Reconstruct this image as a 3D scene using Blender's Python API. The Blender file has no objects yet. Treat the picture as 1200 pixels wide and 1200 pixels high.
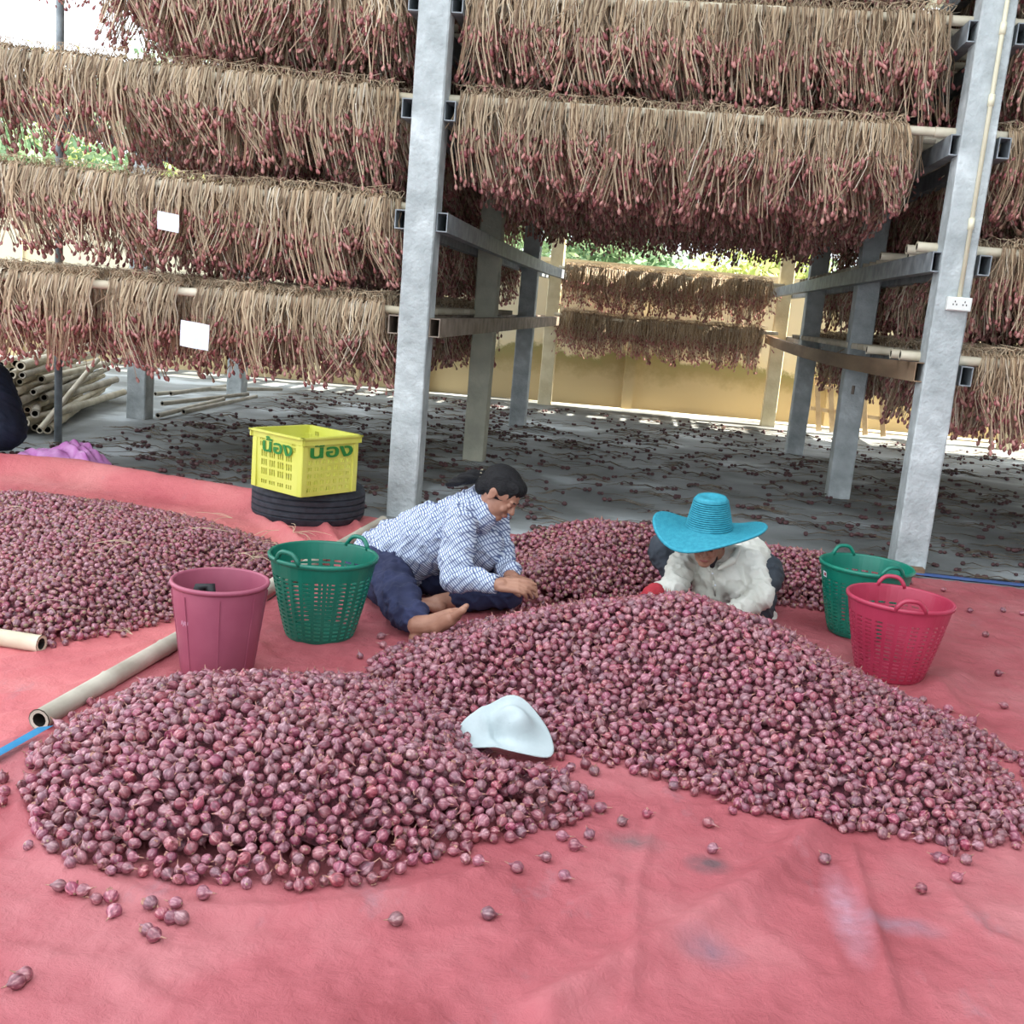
import bpy, bmesh, math, random
import numpy as np
from mathutils import Vector, Matrix, Euler
random.seed(7); rng = np.random.default_rng(7)
S = bpy.context.scene; COL = S.collection
PI = math.pi

# ------------------------------------------------------------------ camera
F = 1260.0; H = 1.35
roll, pitch, yaw = math.radians(5.0), math.atan(245/F), math.radians(6.7)
_fh = np.array([-math.sin(yaw), math.cos(yaw), 0]); _rh = np.array([math.cos(yaw), math.sin(yaw), 0]); _up = np.array([0, 0, 1.])
FW = _fh*math.cos(pitch)-_up*math.sin(pitch); _u0 = _fh*math.sin(pitch)+_up*math.cos(pitch)
RT = _rh*math.cos(roll)+_u0*math.sin(roll); UP = -_rh*math.sin(roll)+_u0*math.cos(roll)
EYE = np.array([0, 0, H])
def G(px, py, z=0.0):
    "point of the photograph on the level z"
    d = FW+RT*(px-600)/F-UP*(py-600)/F
    return EYE+d*((z-H)/d[2])
def A(px, py, Y):
    "point of the photograph at depth Y"
    d = FW+RT*(px-600)/F-UP*(py-600)/F
    return EYE+d*(Y/d[1])
cd = bpy.data.cameras.new('camera'); cam = bpy.data.objects.new('camera', cd); COL.objects.link(cam)
cam.matrix_world = Matrix([[RT[i], UP[i], -FW[i], EYE[i]] for i in range(3)]+[[0, 0, 0, 1]])
cd.sensor_fit = 'HORIZONTAL'; cd.sensor_width = 36; cd.lens = 36*F/1200; cd.clip_end = 500; cd.clip_start = .05
S.camera = cam
# ------------------------------------------------------------------ light
S.view_settings.view_transform = 'Standard'; S.view_settings.look = 'None'
S.view_settings.gamma = 1; S.view_settings.use_curve_mapping = False
S.view_settings.exposure = 0.8
W = bpy.data.worlds.new('sky'); S.world = W; W.use_nodes = True
bg = W.node_tree.nodes['Background']; bg.inputs[0].default_value = (.86, .93, 1, 1); bg.inputs[1].default_value = 1.75
sd = bpy.data.lights.new('sun', 'SUN'); sd.energy = 13; sd.angle = math.radians(.6); sd.color = (1, .93, .8)
sun = bpy.data.objects.new('sun', sd); COL.objects.link(sun)
SUN_FROM = Vector((1, .16, .92)).normalized()
sun.rotation_euler = SUN_FROM.to_track_quat('Z', 'Y').to_euler()

# ------------------------------------------------------------------ helpers
def lin(c):
    return tuple(((v/255)/12.92 if v/255 <= .04045 else ((v/255+.055)/1.055)**2.4) for v in c)+(1,)
def newmat(name):
    m = bpy.data.materials.new(name); m.use_nodes = True
    nt = m.node_tree; b = nt.nodes['Principled BSDF']
    return m, nt, b
def N(nt, t, **k):
    n = nt.nodes.new(t)
    for a, v in k.items(): setattr(n, a, v)
    return n
def mat(name, c1, c2=None, rough=.7, scale=8, bump=0.0, bscale=None, c3=None, metal=0, stretch=(1, 1, 1), spec=.5, rnd=0, detail=4, lo=.35, hi=.65, objc=True):
    m, nt, b = newmat(name); L = nt.links.new
    b.inputs['Roughness'].default_value = rough; b.inputs['Metallic'].default_value = metal
    b.inputs['Specular IOR Level'].default_value = spec
    tc = N(nt, 'ShaderNodeTexCoord'); mp = N(nt, 'ShaderNodeMapping'); mp.inputs['Scale'].default_value = stretch
    L(tc.outputs['Object' if objc else 'Generated'], mp.inputs['Vector'])
    col = None
    if c2:
        nz = N(nt, 'ShaderNodeTexNoise'); nz.inputs['Scale'].default_value = scale; nz.inputs['Detail'].default_value = detail
        L(mp.outputs[0], nz.inputs['Vector'])
        cr = N(nt, 'ShaderNodeValToRGB'); e = cr.color_ramp.elements
        e[0].position = lo; e[0].color = lin(c1); e[1].position = hi; e[1].color = lin(c2)
        if c3: x = e.new((lo+hi)/2+.08); x.color = lin(c3)
        L(nz.outputs['Fac'], cr.inputs[0]); col = cr.outputs[0]
    if rnd:
        oi = N(nt, 'ShaderNodeObjectInfo'); hs = N(nt, 'ShaderNodeHueSaturation')
        mr = N(nt, 'ShaderNodeMapRange'); mr.inputs[3].default_value = 1-rnd; mr.inputs[4].default_value = 1+rnd
        L(oi.outputs['Random'], mr.inputs[0]); L(mr.outputs[0], hs.inputs['Value'])
        if col: L(col, hs.inputs['Color'])
        else: hs.inputs['Color'].default_value = lin(c1)
        col = hs.outputs[0]
    if col: L(col, b.inputs['Base Color'])
    else: b.inputs['Base Color'].default_value = lin(c1)
    if bump:
        n2 = N(nt, 'ShaderNodeTexNoise'); n2.inputs['Scale'].default_value = bscale or scale*3; n2.inputs['Detail'].default_value = 5
        L(mp.outputs[0], n2.inputs['Vector']); bp = N(nt, 'ShaderNodeBump'); bp.inputs['Strength'].default_value = bump; bp.inputs['Distance'].default_value = .02
        L(n2.outputs['Fac'], bp.inputs['Height']); L(bp.outputs[0], b.inputs['Normal'])
    return m
def link(o, parent=None, label=None, cat=None, group=None, kind=None):
    COL.objects.link(o)
    if parent: o.parent = parent
    tag(o, label, cat, group, kind); return o
def tag(o, label=None, cat=None, group=None, kind=None):
    if label: o['label'] = label
    if cat: o['category'] = cat
    if group: o['group'] = group
    if kind: o['kind'] = kind
    return o
def mesh(name, V, Fc, mats, smooth=False, fm=None):
    me = bpy.data.meshes.new(name); me.from_pydata([tuple(v) for v in V], [], Fc)
    for m in (mats if isinstance(mats, (list, tuple)) else [mats]): me.materials.append(m)
    if fm is not None: me.polygons.foreach_set('material_index', fm)
    if smooth: me.polygons.foreach_set('use_smooth', [True]*len(me.polygons))
    me.update(); return me
def obj(name, me, parent=None, loc=None, rot=None, **k):
    o = bpy.data.objects.new(name, me)
    if loc is not None: o.location = loc
    if rot is not None: o.rotation_euler = rot
    return link(o, parent, **k)
def empty(name, loc, rz=0, **k):
    o = bpy.data.objects.new(name, None); o.empty_display_size = .1; o.location = loc; o.rotation_euler = (0, 0, rz)
    return link(o, **k)
class MB:
    "collects shapes for one mesh"
    def __init__(s): s.V = []; s.F = []; s.M = []
    def add(s, V, Fc, mi=0):
        n = len(s.V); s.V += [tuple(v) for v in V]; s.F += [tuple(i+n for i in f) for f in Fc]; s.M += [mi]*len(Fc); return s
    def box(s, c, d, R=None, mi=0, bev=0.0):
        x, y, z = [q/2 for q in d]
        if bev:
            bm = bmesh.new(); bmesh.ops.create_cube(bm, size=1)
            for v in bm.verts: v.co = (v.co.x*d[0], v.co.y*d[1], v.co.z*d[2])
            bmesh.ops.bevel(bm, geom=bm.edges[:], offset=bev, segments=2, affect='EDGES', profile=.5)
            V = [np.array(v.co) for v in bm.verts]; Fc = [tuple(v.index for v in f.verts) for f in bm.faces]; bm.free()
        else:
            V = [np.array((a*x, b*y, e*z)) for a in (-1, 1) for b in (-1, 1) for e in (-1, 1)]
            Fc = [(0, 1, 3, 2), (4, 6, 7, 5), (0, 4, 5, 1), (2, 3, 7, 6), (0, 2, 6, 4), (1, 5, 7, 3)]
        if R is not None: V = [np.array(R) @ v for v in V]
        return s.add([v+np.array(c) for v in V], Fc, mi)
    def tube(s, P, R, n=8, caps=True, mi=0):
        P = [np.array(p, float) for p in P]; k = len(P)
        if not hasattr(R, '__len__'): R = [R]*k
        V = []; u = None
        for i in range(k):
            t = P[min(i+1, k-1)]-P[max(i-1, 0)]; t = t/(np.linalg.norm(t)+1e-9)
            if u is None:
                a = np.array([0, 0, 1.]) if abs(t[2]) < .9 else np.array([1., 0, 0]); u = np.cross(a, t)
            u = u-t*(u@t); u /= np.linalg.norm(u)+1e-9; w = np.cross(t, u)
            for j in range(n):
                q = 2*PI*j/n; V.append(P[i]+R[i]*(math.cos(q)*u+math.sin(q)*w))
        Fc = [(i*n+j, i*n+(j+1) % n, (i+1)*n+(j+1) % n, (i+1)*n+j) for i in range(k-1) for j in range(n)]
        if caps: Fc += [tuple(range(n))[::-1], tuple((k-1)*n+j for j in range(n))]
        return s.add(V, Fc, mi)
    def lathe(s, prof, n=32, mi=0, c=(0, 0, 0), closed=False):
        V = []; k = len(prof)
        for r, z in prof:
            for j in range(n): q = 2*PI*j/n; V.append((c[0]+r*math.cos(q), c[1]+r*math.sin(q), c[2]+z))
        Fc = [(i*n+j, i*n+(j+1) % n, (i+1)*n+(j+1) % n, (i+1)*n+j) for i in range(k-1) for j in range(n)]
        if closed: Fc += [((k-1)*n+j, (k-1)*n+(j+1) % n, (j+1) % n, j) for j in range(n)]
        return s.add(V, Fc, mi)
    def me(s, name, mats, smooth=False): return mesh(name, s.V, s.F, mats, smooth, s.M)
    def build(s, name, mats, parent=None, smooth=False, **k): return obj(name, s.me(name, mats, smooth), parent, **k)
def autosmooth(o, ang=35):
    me = o.data; me.polygons.foreach_set('use_smooth', [True]*len(me.polygons))
    bm = bmesh.new(); bm.from_mesh(me)
    for e in bm.edges:
        if len(e.link_faces) == 2 and e.calc_face_angle(0) > math.radians(ang): e.smooth = False
    bm.to_mesh(me); bm.free(); return o
# lattice value noise in numpy
_T = rng.random((256, 256))
def vnoise(x, y):
    xi = np.floor(x).astype(int); yi = np.floor(y).astype(int); fx = x-xi; fy = y-yi
    fx = fx*fx*(3-2*fx); fy = fy*fy*(3-2*fy)
    a = _T[xi & 255, yi & 255]; b = _T[(xi+1) & 255, yi & 255]; c = _T[xi & 255, (yi+1) & 255]; d = _T[(xi+1) & 255, (yi+1) & 255]
    return (a*(1-fx)+b*fx)*(1-fy)+(c*(1-fx)+d*fx)*fy
def fbm(x, y, o=4):
    s = 0; a = .5
    for i in range(o): s = s+a*vnoise(x*2**i+17*i, y*2**i+31*i); a *= .5
    return s
def inside(P, x, y):
    r = np.zeros(x.shape, bool); n = len(P)
    for i in range(n):
        x0, y0 = P[i]; x1, y1 = P[(i+1) % n]
        c = ((y0 > y) != (y1 > y)) & (x < (x1-x0)*(y-y0)/((y1-y0) or 1e-9)+x0); r ^= c
    return r
def segdist(P, x, y, closed=True):
    d = np.full(x.shape, 1e9); n = len(P)
    for i in range(n if closed else n-1):
        x0, y0 = P[i]; x1, y1 = P[(i+1) % n]; dx, dy = x1-x0, y1-y0
        t = np.clip(((x-x0)*dx+(y-y0)*dy)/(dx*dx+dy*dy+1e-12), 0, 1)
        d = np.minimum(d, np.hypot(x-x0-t*dx, y-y0-t*dy))
    return d
def sdist(P, x, y):
    d = segdist(P, x, y); return np.where(inside(P, x, y), d, -d)
def gp(pts): return [tuple(G(*p)[:2]) for p in pts]

# ------------------------------------------------------------------ materials
M_conc = mat('post_concrete', (150, 156, 156), (206, 212, 212), .85, 7, .5, 40, c3=(184, 190, 190), detail=9, lo=.28, hi=.7)
M_conc_lit = mat('post_concrete_sunlit', (214, 200, 160), (236, 224, 190), .85, 5, .25, 40)  # lighter copy of the post concrete, sunlight on the rearmost posts put into its colour
M_conc_y = mat('post_concrete_ochre', (160, 158, 142), (186, 184, 164), .85, 5, .25, 40)
M_floor = mat('floor_concrete', (98, 100, 98), (184, 190, 192), .8, 1.1, .2, 30, c3=(144, 148, 147), detail=9)
M_ground = mat('pale_dry_ground', (190, 180, 155), (225, 218, 200), .95, 2, .3, 20)
M_steel = mat('galvanised_steel', (118, 124, 128), (150, 156, 160), .55, 12, .05, metal=.15)
M_rust = mat('rusty_steel', (118, 104, 92), (156, 142, 128), .7, 9, .1, metal=.2)
M_timber = mat('weathered_timber', (112, 88, 66), (150, 124, 98), .8, 6, .2, 30, stretch=(1, .15, 1))
M_bamboo = mat('dry_bamboo', (184, 172, 146), (218, 208, 186), .6, 5, .1, 20, rnd=.12)
M_bamgrey = mat('grey_bamboo', (158, 150, 134), (198, 190, 174), .7, 5, .15, 20, rnd=.15)
M_bamdark = mat('bamboo_bore', (40, 34, 28), rough=.9)
def islandmat(name, cols, rough=.7):
    m, nt, b = newmat(name); L = nt.links.new; g = N(nt, 'ShaderNodeNewGeometry'); cr = N(nt, 'ShaderNodeValToRGB'); e = cr.color_ramp.elements
    e[0].color = lin(cols[0]); e[1].color = lin(cols[-1])
    for i, c in enumerate(cols[1:-1]): x = e.new((i+1)/(len(cols)-1)); x.color = lin(c)
    oi = N(nt, 'ShaderNodeObjectInfo'); hs = N(nt, 'ShaderNodeHueSaturation'); mr = N(nt, 'ShaderNodeMapRange'); mr.inputs[3].default_value = .82; mr.inputs[4].default_value = 1.15
    L(oi.outputs['Random'], mr.inputs[0]); L(mr.outputs[0], hs.inputs['Value']); L(g.outputs['Random Per Island'], cr.inputs[0]); L(cr.outputs[0], hs.inputs['Color']); L(hs.outputs[0], b.inputs['Base Color'])
    b.inputs['Roughness'].default_value = rough; return m
M_stalk = islandmat('dry_shallot_stalk', [(100, 76, 58), (182, 156, 126), (214, 194, 164), (150, 122, 96), (232, 220, 200)], .75)
M_bulb = islandmat('hanging_shallot_bulb', [(100, 56, 54), (156, 92, 90), (194, 142, 132), (140, 70, 76), (174, 134, 112)], .5)
M_stalkd = mat('fallen_stalk', (80, 68, 56), (130, 114, 94), .9, 20, 0, rnd=.2)
M_bulbd = mat('dark_fallen_bulb', (62, 42, 44), (100, 66, 66), .7, 40, 0, rnd=.2)
M_rubber = mat('tyre_rubber', (34, 38, 46), (50, 55, 64), .7, 30, .1)
M_yellow = mat('yellow_plastic', (204, 204, 84), (214, 214, 104), .45, 5)
M_green = mat('green_plastic', (8, 98, 80), (14, 112, 92), .35, 6)
M_green2 = mat('deep_green_plastic', (10, 106, 90), (20, 128, 104), .35, 6)
M_pink = mat('pink_plastic', (162, 44, 70), (178, 60, 86), .4, 6)
M_bucket = mat('rose_bucket_plastic', (150, 72, 94), (164, 86, 106), .5, 6)
M_letter = mat('green_lettering', (24, 120, 44), rough=.5)
M_white = mat('white_paper', (226, 230, 238), rough=.8)
M_hatw = mat('white_felt', (166, 178, 180), (186, 196, 198), .85, 6, .1, 60)
M_pvc = mat('cream_pvc', (224, 218, 188), (232, 226, 198), .5, 6)
M_plug = mat('white_outlet', (226, 226, 220), rough=.5)
M_black = mat('black_plastic', (22, 22, 26), rough=.6)
M_skin = mat('skin', (150, 104, 84), (170, 124, 102), .55, 14, .06, 120)
M_skin2 = mat('skin_foot', (150, 112, 96), rough=.6)
M_hair = mat('black_hair', (10, 9, 11), (20, 18, 21), .5, 6, .5, 60, stretch=(1, 6, 6), spec=.3)
M_navy = mat('navy_trousers', (34, 38, 66), (52, 58, 92), .9, 6, .2, 40)
M_dark = mat('charcoal_trousers', (44, 50, 58), (64, 70, 78), .9, 6, .2, 40)
M_jacket = mat('dark_blue_cloth', (20, 28, 44), (32, 44, 66), .85, 4, .2, 30)
M_shirt2 = mat('pale_beige_shirt', (198, 196, 184), (216, 214, 206), .9, 5, .2, 40)
M_inner = mat('dark_inner_shirt', (44, 34, 40), rough=.9)
M_glove = mat('red_glove_cloth', (150, 34, 46), (170, 48, 58), .9, 20, .2, 90)
M_purple = mat('purple_plastic', (188, 100, 176), (222, 160, 214), .4, 9, .2, 20)
M_blue = mat('blue_tarp', (44, 128, 176), (70, 150, 196), .5, 6, .2, 30)
M_blued = mat('dark_blue_tarp', (70, 96, 150), (90, 112, 160), .5, 6, .2, 30)
M_roof = mat('roof_sheet', (140, 142, 142), (160, 162, 160), .6, 2)
M_wood = mat('pale_wood', (196, 164, 122), (222, 194, 152), .75, 6, .2, 20)
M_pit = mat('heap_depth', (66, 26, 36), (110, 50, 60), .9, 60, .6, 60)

def leafmat(name, a, b):
    m, nt, bs = newmat(name); L = nt.links.new
    g = N(nt, 'ShaderNodeNewGeometry'); cr = N(nt, 'ShaderNodeValToRGB'); cr.color_ramp.elements[0].color = lin(a); cr.color_ramp.elements[1].color = lin(b)
    L(g.outputs['Random Per Island'], cr.inputs[0]); L(cr.outputs[0], bs.inputs['Base Color']); bs.inputs['Roughness'].default_value = .6
    tr = N(nt, 'ShaderNodeBsdfTranslucent'); L(cr.outputs[0], tr.inputs[0]); mx = N(nt, 'ShaderNodeMixShader'); mx.inputs[0].default_value = .45
    L(bs.outputs[0], mx.inputs[1]); L(tr.outputs[0], mx.inputs[2]); L(mx.outputs[0], nt.nodes['Material Output'].inputs[0]); return m
M_leafy = leafmat('yellow_green_leaves', (150, 170, 100), (215, 214, 150))  # leaf tones paled, glare and haze are put into the colour
M_leafg = leafmat('green_leaves', (112, 146, 116), (176, 196, 158))  # washed-out greens, haze mixed into the leaf colour here too

def shallotmat():
    m, nt, b = newmat('shallot_skin'); L = nt.links.new
    tc = N(nt, 'ShaderNodeTexCoord'); mp = N(nt, 'ShaderNodeMapping'); mp.inputs['Scale'].default_value = (180, 180, 22)
    L(tc.outputs['Object'], mp.inputs[0]); nz = N(nt, 'ShaderNodeTexNoise'); nz.inputs['Scale'].default_value = 1; nz.inputs['Detail'].default_value = 3
    oi = N(nt, 'ShaderNodeObjectInfo'); nz.noise_dimensions = '4D'; mm = N(nt, 'ShaderNodeMath', operation='MULTIPLY'); mm.inputs[1].default_value = 90
    L(oi.outputs['Random'], mm.inputs[0]); L(mm.outputs[0], nz.inputs['W']); L(mp.outputs[0], nz.inputs['Vector'])
    cr = N(nt, 'ShaderNodeValToRGB'); e = cr.color_ramp.elements
    e[0].position = .3; e[0].color = lin((104, 42, 58)); e[1].position = .76; e[1].color = lin((204, 150, 150)); x = e.new(.52); x.color = lin((148, 74, 90))
    L(nz.outputs['Fac'], cr.inputs[0])
    wn = N(nt, 'ShaderNodeTexWhiteNoise', noise_dimensions='1D'); L(oi.outputs['Random'], wn.inputs['W'])
    sp = N(nt, 'ShaderNodeSeparateColor'); L(wn.outputs['Color'], sp.inputs[0])
    hs = N(nt, 'ShaderNodeHueSaturation')
    for k, o, lo, hi in (('Hue', 0, .488, .512), ('Saturation', 1, .74, 1.05), ('Value', 2, .62, 1.18)):
        r = N(nt, 'ShaderNodeMapRange'); r.inputs[3].default_value = lo; r.inputs[4].default_value = hi; L(sp.outputs[o], r.inputs[0]); L(r.outputs[0], hs.inputs[k])
    L(cr.outputs[0], hs.inputs['Color']); L(hs.outputs[0], b.inputs['Base Color'])
    b.inputs['Roughness'].default_value = .32; b.inputs['Specular IOR Level'].default_value = .65
    bp = N(nt, 'ShaderNodeBump'); bp.inputs['Strength'].default_value = .25; bp.inputs['Distance'].default_value = .002; L(nz.outputs['Fac'], bp.inputs['Height']); L(bp.outputs[0], b.inputs['Normal'])
    return m
M_shallot = shallotmat()
M_root = mat('shallot_root', (150, 128, 104), rough=.9)
M_tip = mat('shallot_neck', (176, 136, 112), (140, 84, 84), .7, 200)

def tarpmat(name, c1, c2, c3):
    m, nt, b = newmat(name); L = nt.links.new
    tc = N(nt, 'ShaderNodeTexCoord'); nz = N(nt, 'ShaderNodeTexNoise'); nz.inputs['Scale'].default_value = 1.3; nz.inputs['Detail'].default_value = 7; nz.inputs['Roughness'].default_value = .6
    L(tc.outputs['Object'], nz.inputs[0]); cr = N(nt, 'ShaderNodeValToRGB'); e = cr.color_ramp.elements
    e[0].position = .36; e[0].color = lin(c1); e[1].position = .66; e[1].color = lin(c3); x = e.new(.5); x.color = lin(c2)
    L(nz.outputs['Fac'], cr.inputs[0])
    n2 = N(nt, 'ShaderNodeTexNoise'); n2.inputs['Scale'].default_value = 3.1; n2.inputs['Detail'].default_value = 8; n2.inputs['Roughness'].default_value = .7
    mp = N(nt, 'ShaderNodeMapping'); mp.inputs['Scale'].default_value = (1.6, .8, 1); mp.inputs['Location'].default_value = (5.2, 1.7, 0)
    L(tc.outputs['Object'], mp.inputs[0]); L(mp.outputs[0], n2.inputs[0])
    r2 = N(nt, 'ShaderNodeValToRGB'); r2.color_ramp.elements[0].position = .60; r2.color_ramp.elements[0].color = (0, 0, 0, 1); r2.color_ramp.elements[1].position = .74; r2.color_ramp.elements[1].color = (.6, .6, .6, 1)
    L(n2.outputs[0], r2.inputs[0]); mx = N(nt, 'ShaderNodeMix', data_type='RGBA'); L(r2.outputs[0], mx.inputs[0]); L(cr.outputs[0], mx.inputs[6]); mx.inputs[7].default_value = lin((150, 116, 124))
    # worn bare patches where the weave shows: two grey stains and one pale scuff at fixed spots on the cloth
    last = mx.outputs[2]
    for (x0, y0, sx, sy, c, st) in STAINS:
        m2 = N(nt, 'ShaderNodeMapping', vector_type='TEXTURE'); m2.inputs['Location'].default_value = (x0, y0, 0); m2.inputs['Scale'].default_value = (sx, sy, 5)
        n3 = N(nt, 'ShaderNodeTexNoise'); n3.inputs['Scale'].default_value = 26; n3.inputs['Detail'].default_value = 4; L(tc.outputs['Object'], n3.inputs[0])
        L(tc.outputs['Object'], m2.inputs[0]); g = N(nt, 'ShaderNodeTexGradient', gradient_type='SPHERICAL'); L(m2.outputs[0], g.inputs[0])
        mu = N(nt, 'ShaderNodeMath', operation='MULTIPLY'); L(g.outputs[1], mu.inputs[0]); L(n3.outputs[0], mu.inputs[1])
        m4 = N(nt, 'ShaderNodeMath', operation='MULTIPLY', use_clamp=True); L(mu.outputs[0], m4.inputs[0]); m4.inputs[1].default_value = st
        mz = N(nt, 'ShaderNodeMix', data_type='RGBA'); L(m4.outputs[0], mz.inputs[0]); L(last, mz.inputs[6]); mz.inputs[7].default_value = lin(c); last = mz.outputs[2]
    L(last, b.inputs['Base Color']); b.inputs['Roughness'].default_value = .62; b.inputs['Specular IOR Level'].default_value = .35
    n3 = N(nt, 'ShaderNodeTexNoise'); n3.inputs['Scale'].default_value = 20; n3.inputs['Detail'].default_value = 9; n3.inputs['Roughness'].default_value = .66; n3.inputs['Distortion'].default_value = .3
    L(tc.outputs['Object'], n3.inputs[0]); bp = N(nt, 'ShaderNodeBump'); bp.inputs['Strength'].default_value = .6; bp.inputs['Distance'].default_value = .02; L(n3.outputs[0], bp.inputs['Height']); L(bp.outputs[0], b.inputs['Normal'])
    return m
_s1 = G(740, 1000); _s2 = G(828, 1028); _s3 = G(990, 1085); _s4 = G(830, 1130); _s5 = G(1050, 1100)
STAINS = [(_s1[0], _s1[1], .10, .07, (134, 98, 100), 1.8), (_s2[0], _s2[1], .07, .06, (108, 80, 84), 2.4), (_s3[0], _s3[1], .06, .24, (190, 150, 166), 1.15),
          (_s4[0], _s4[1], .09, .07, (138, 100, 112), 1.6), (_s5[0], _s5[1], .12, .05, (150, 120, 134), 1.5)]
M_tarp = tarpmat('red_tarpaulin', (150, 70, 76), (170, 89, 95), (184, 113, 116))
STAINS = []
M_tarp2 = tarpmat('faded_red_tarpaulin', (186, 92, 98), (200, 110, 112), (208, 128, 126))

# ------------------------------------------------------------------ setting
XL, XR, YF = -1.43, 1.62, 6.42            # the two rows of posts that flank the open bay
YS = [6.42, 9.05, 11.95, 14.9]
TIER = [1.16, 1.77, 2.39, 2.97, 3.56]
mb = MB(); mb.box((0, 6, -.06), (40, 18.6, .12)); mb.build('floor', M_floor, kind='structure')
mb = MB(); mb.box((0, 60, -.1), (160, 110, .12)); mb.build('ground', M_ground, kind='structure')
mb = MB()
n = 90; xs = np.linspace(-6.0, 14, n*4+1); V = []
for y in (5.3, 14.6):
    for i, x in enumerate(xs): V.append((x, y, 5.3+.018*math.sin(i*PI/2)))
k = len(xs); mb.add(V, [(i, i+1, k+i+1, k+i) for i in range(k-1)])
V2 = [(x, y, z+.02) for x, y, z in V]; mb.add(V2, [(i, k+i, k+i+1, i+1) for i in range(k-1)])
mb.build('ceiling', M_roof, kind='structure')  # roof out of view, its edges placed to shape where shade falls

mb = MB(); mb.box((5.75, -2.0, 6), (3.0, 16.5, 12)); mb.build('shade_block_right', M_conc, kind='structure')     # unseen block, added to shade the yard and cut light from the right
# boundary wall behind the rack yard
wa = math.atan2(.37, 2.95); wc = (0, 15.62)
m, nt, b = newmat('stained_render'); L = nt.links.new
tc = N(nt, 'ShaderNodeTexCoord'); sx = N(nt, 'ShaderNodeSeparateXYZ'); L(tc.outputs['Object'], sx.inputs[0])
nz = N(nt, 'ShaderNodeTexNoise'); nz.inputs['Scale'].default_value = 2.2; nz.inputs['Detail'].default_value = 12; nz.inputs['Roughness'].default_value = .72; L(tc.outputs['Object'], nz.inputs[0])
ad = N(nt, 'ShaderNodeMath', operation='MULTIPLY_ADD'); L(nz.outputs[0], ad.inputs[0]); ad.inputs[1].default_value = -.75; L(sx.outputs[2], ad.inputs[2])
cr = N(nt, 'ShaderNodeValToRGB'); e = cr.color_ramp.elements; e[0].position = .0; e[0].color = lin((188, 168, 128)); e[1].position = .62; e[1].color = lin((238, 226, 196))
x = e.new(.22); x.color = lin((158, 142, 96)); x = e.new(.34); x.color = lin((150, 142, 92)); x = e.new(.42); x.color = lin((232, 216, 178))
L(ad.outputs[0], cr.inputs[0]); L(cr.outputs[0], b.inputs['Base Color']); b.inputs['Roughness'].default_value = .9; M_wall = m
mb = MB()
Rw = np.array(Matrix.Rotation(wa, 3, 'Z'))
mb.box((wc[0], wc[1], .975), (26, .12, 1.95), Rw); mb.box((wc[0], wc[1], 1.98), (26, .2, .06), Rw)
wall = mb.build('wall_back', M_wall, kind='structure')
for t in range(-4, 5):
    p = np.array(wc)+np.array((math.cos(wa), math.sin(wa)))*(t*2.9-.35)
    mb = MB(); mb.box((p[0]+.03, p[1]-.1, .95), (.15, .12, 1.9), Rw); mb.build('pilaster', M_wall, wall)

# ------------------------------------------------------------------ posts
def post_mesh(w, h, mt, seed):
    r = random.Random(seed); bm = bmesh.new(); bmesh.ops.create_cube(bm, size=1)
    for v in bm.verts: v.co = (v.co.x*w, v.co.y*w, (v.co.z+.5)*h)
    bmesh.ops.bevel(bm, geom=[e for e in bm.edges if abs(e.verts[0].co.z-e.verts[1].co.z) > 1], offset=.008, segments=1, affect='EDGES')
    bmesh.ops.bisect_plane
    for i in range(1, 18):
        g = bm.verts[:]+bm.edges[:]+bm.faces[:]; bmesh.ops.bisect_plane(bm, geom=g, plane_co=(0, 0, h*i/18), plane_no=(0, 0, 1))
    for v in bm.verts: v.co.x += r.uniform(-.0025, .0025); v.co.y += r.uniform(-.0025, .0025)
    me = bpy.data.meshes.new('concrete_post'); bm.to_mesh(me); bm.free(); me.materials.append(mt); return me
plab = {(0, 0): 'tall pale concrete post in front, behind the woman in the striped shirt', (0, 1): 'concrete post second from the front in the row left of the open bay',
        (0, 2): 'dark backlit concrete post third from the front, left of the open bay', (0, 3): 'sunlit concrete post farthest back in the row left of the open bay',
        (1, 0): 'tall pale concrete post in front right carrying the conduit and outlet', (1, 1): 'concrete post with a rust streak, second from the front, right of the open bay',
        (1, 2): 'concrete post third from the front in the row right of the open bay', (1, 3): 'sunlit concrete post farthest back, in front of the wall right of the open bay',
        (2, 1): 'concrete post standing at the end of the bamboo stack on the left', (2, 2): 'concrete post behind the bamboo stack under the left racks', (2, 3): 'farthest back concrete post at the outer end of the left racks',
        (3, 1): 'concrete post at the outer right end of the racks, second from the front', (3, 2): 'concrete post at the outer right end of the racks, third from the front', (3, 3): 'farthest back concrete post at the outer right end of the racks'}
posts = {}
for ci, X in enumerate((XL, XR, -4.72, 4.72)):
    for ri, Y in enumerate(YS):
        if (ci, ri) not in plab: continue
        x = X+{(1, 0): -.02}.get((ci, ri), 0); w = .18 if ci < 2 or ri else .17
        if (ci, ri) == (2, 1): x, Y = -4.66, 9.45
        o = obj('concrete_post', post_mesh(w, 3.0 if ci == 2 else 5.2, M_conc_y if ci == 0 and ri == 1 else M_conc_lit if ri == 3 else M_conc, ci*9+ri), loc=(x, Y, 0), label=plab[(ci, ri)], cat='post')
        posts[(ci, ri)] = o
sp = posts[(1, 1)]
mb = MB(); mb.tube([(-.01, -.092, .93), (-.012, -.093, .86)], [.012, .012], 8); mb.build('bolt_hole', M_rust, sp)
mb = MB(); mb.tube([(0, 0, 0), (0, 0, 5.2)], .028, 12); mb.build('steel_pole', M_steel, loc=(-4.41, 7.62, 0), smooth=True, label='thin galvanised steel pole standing in front of the bamboo stack', cat='pole')
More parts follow.
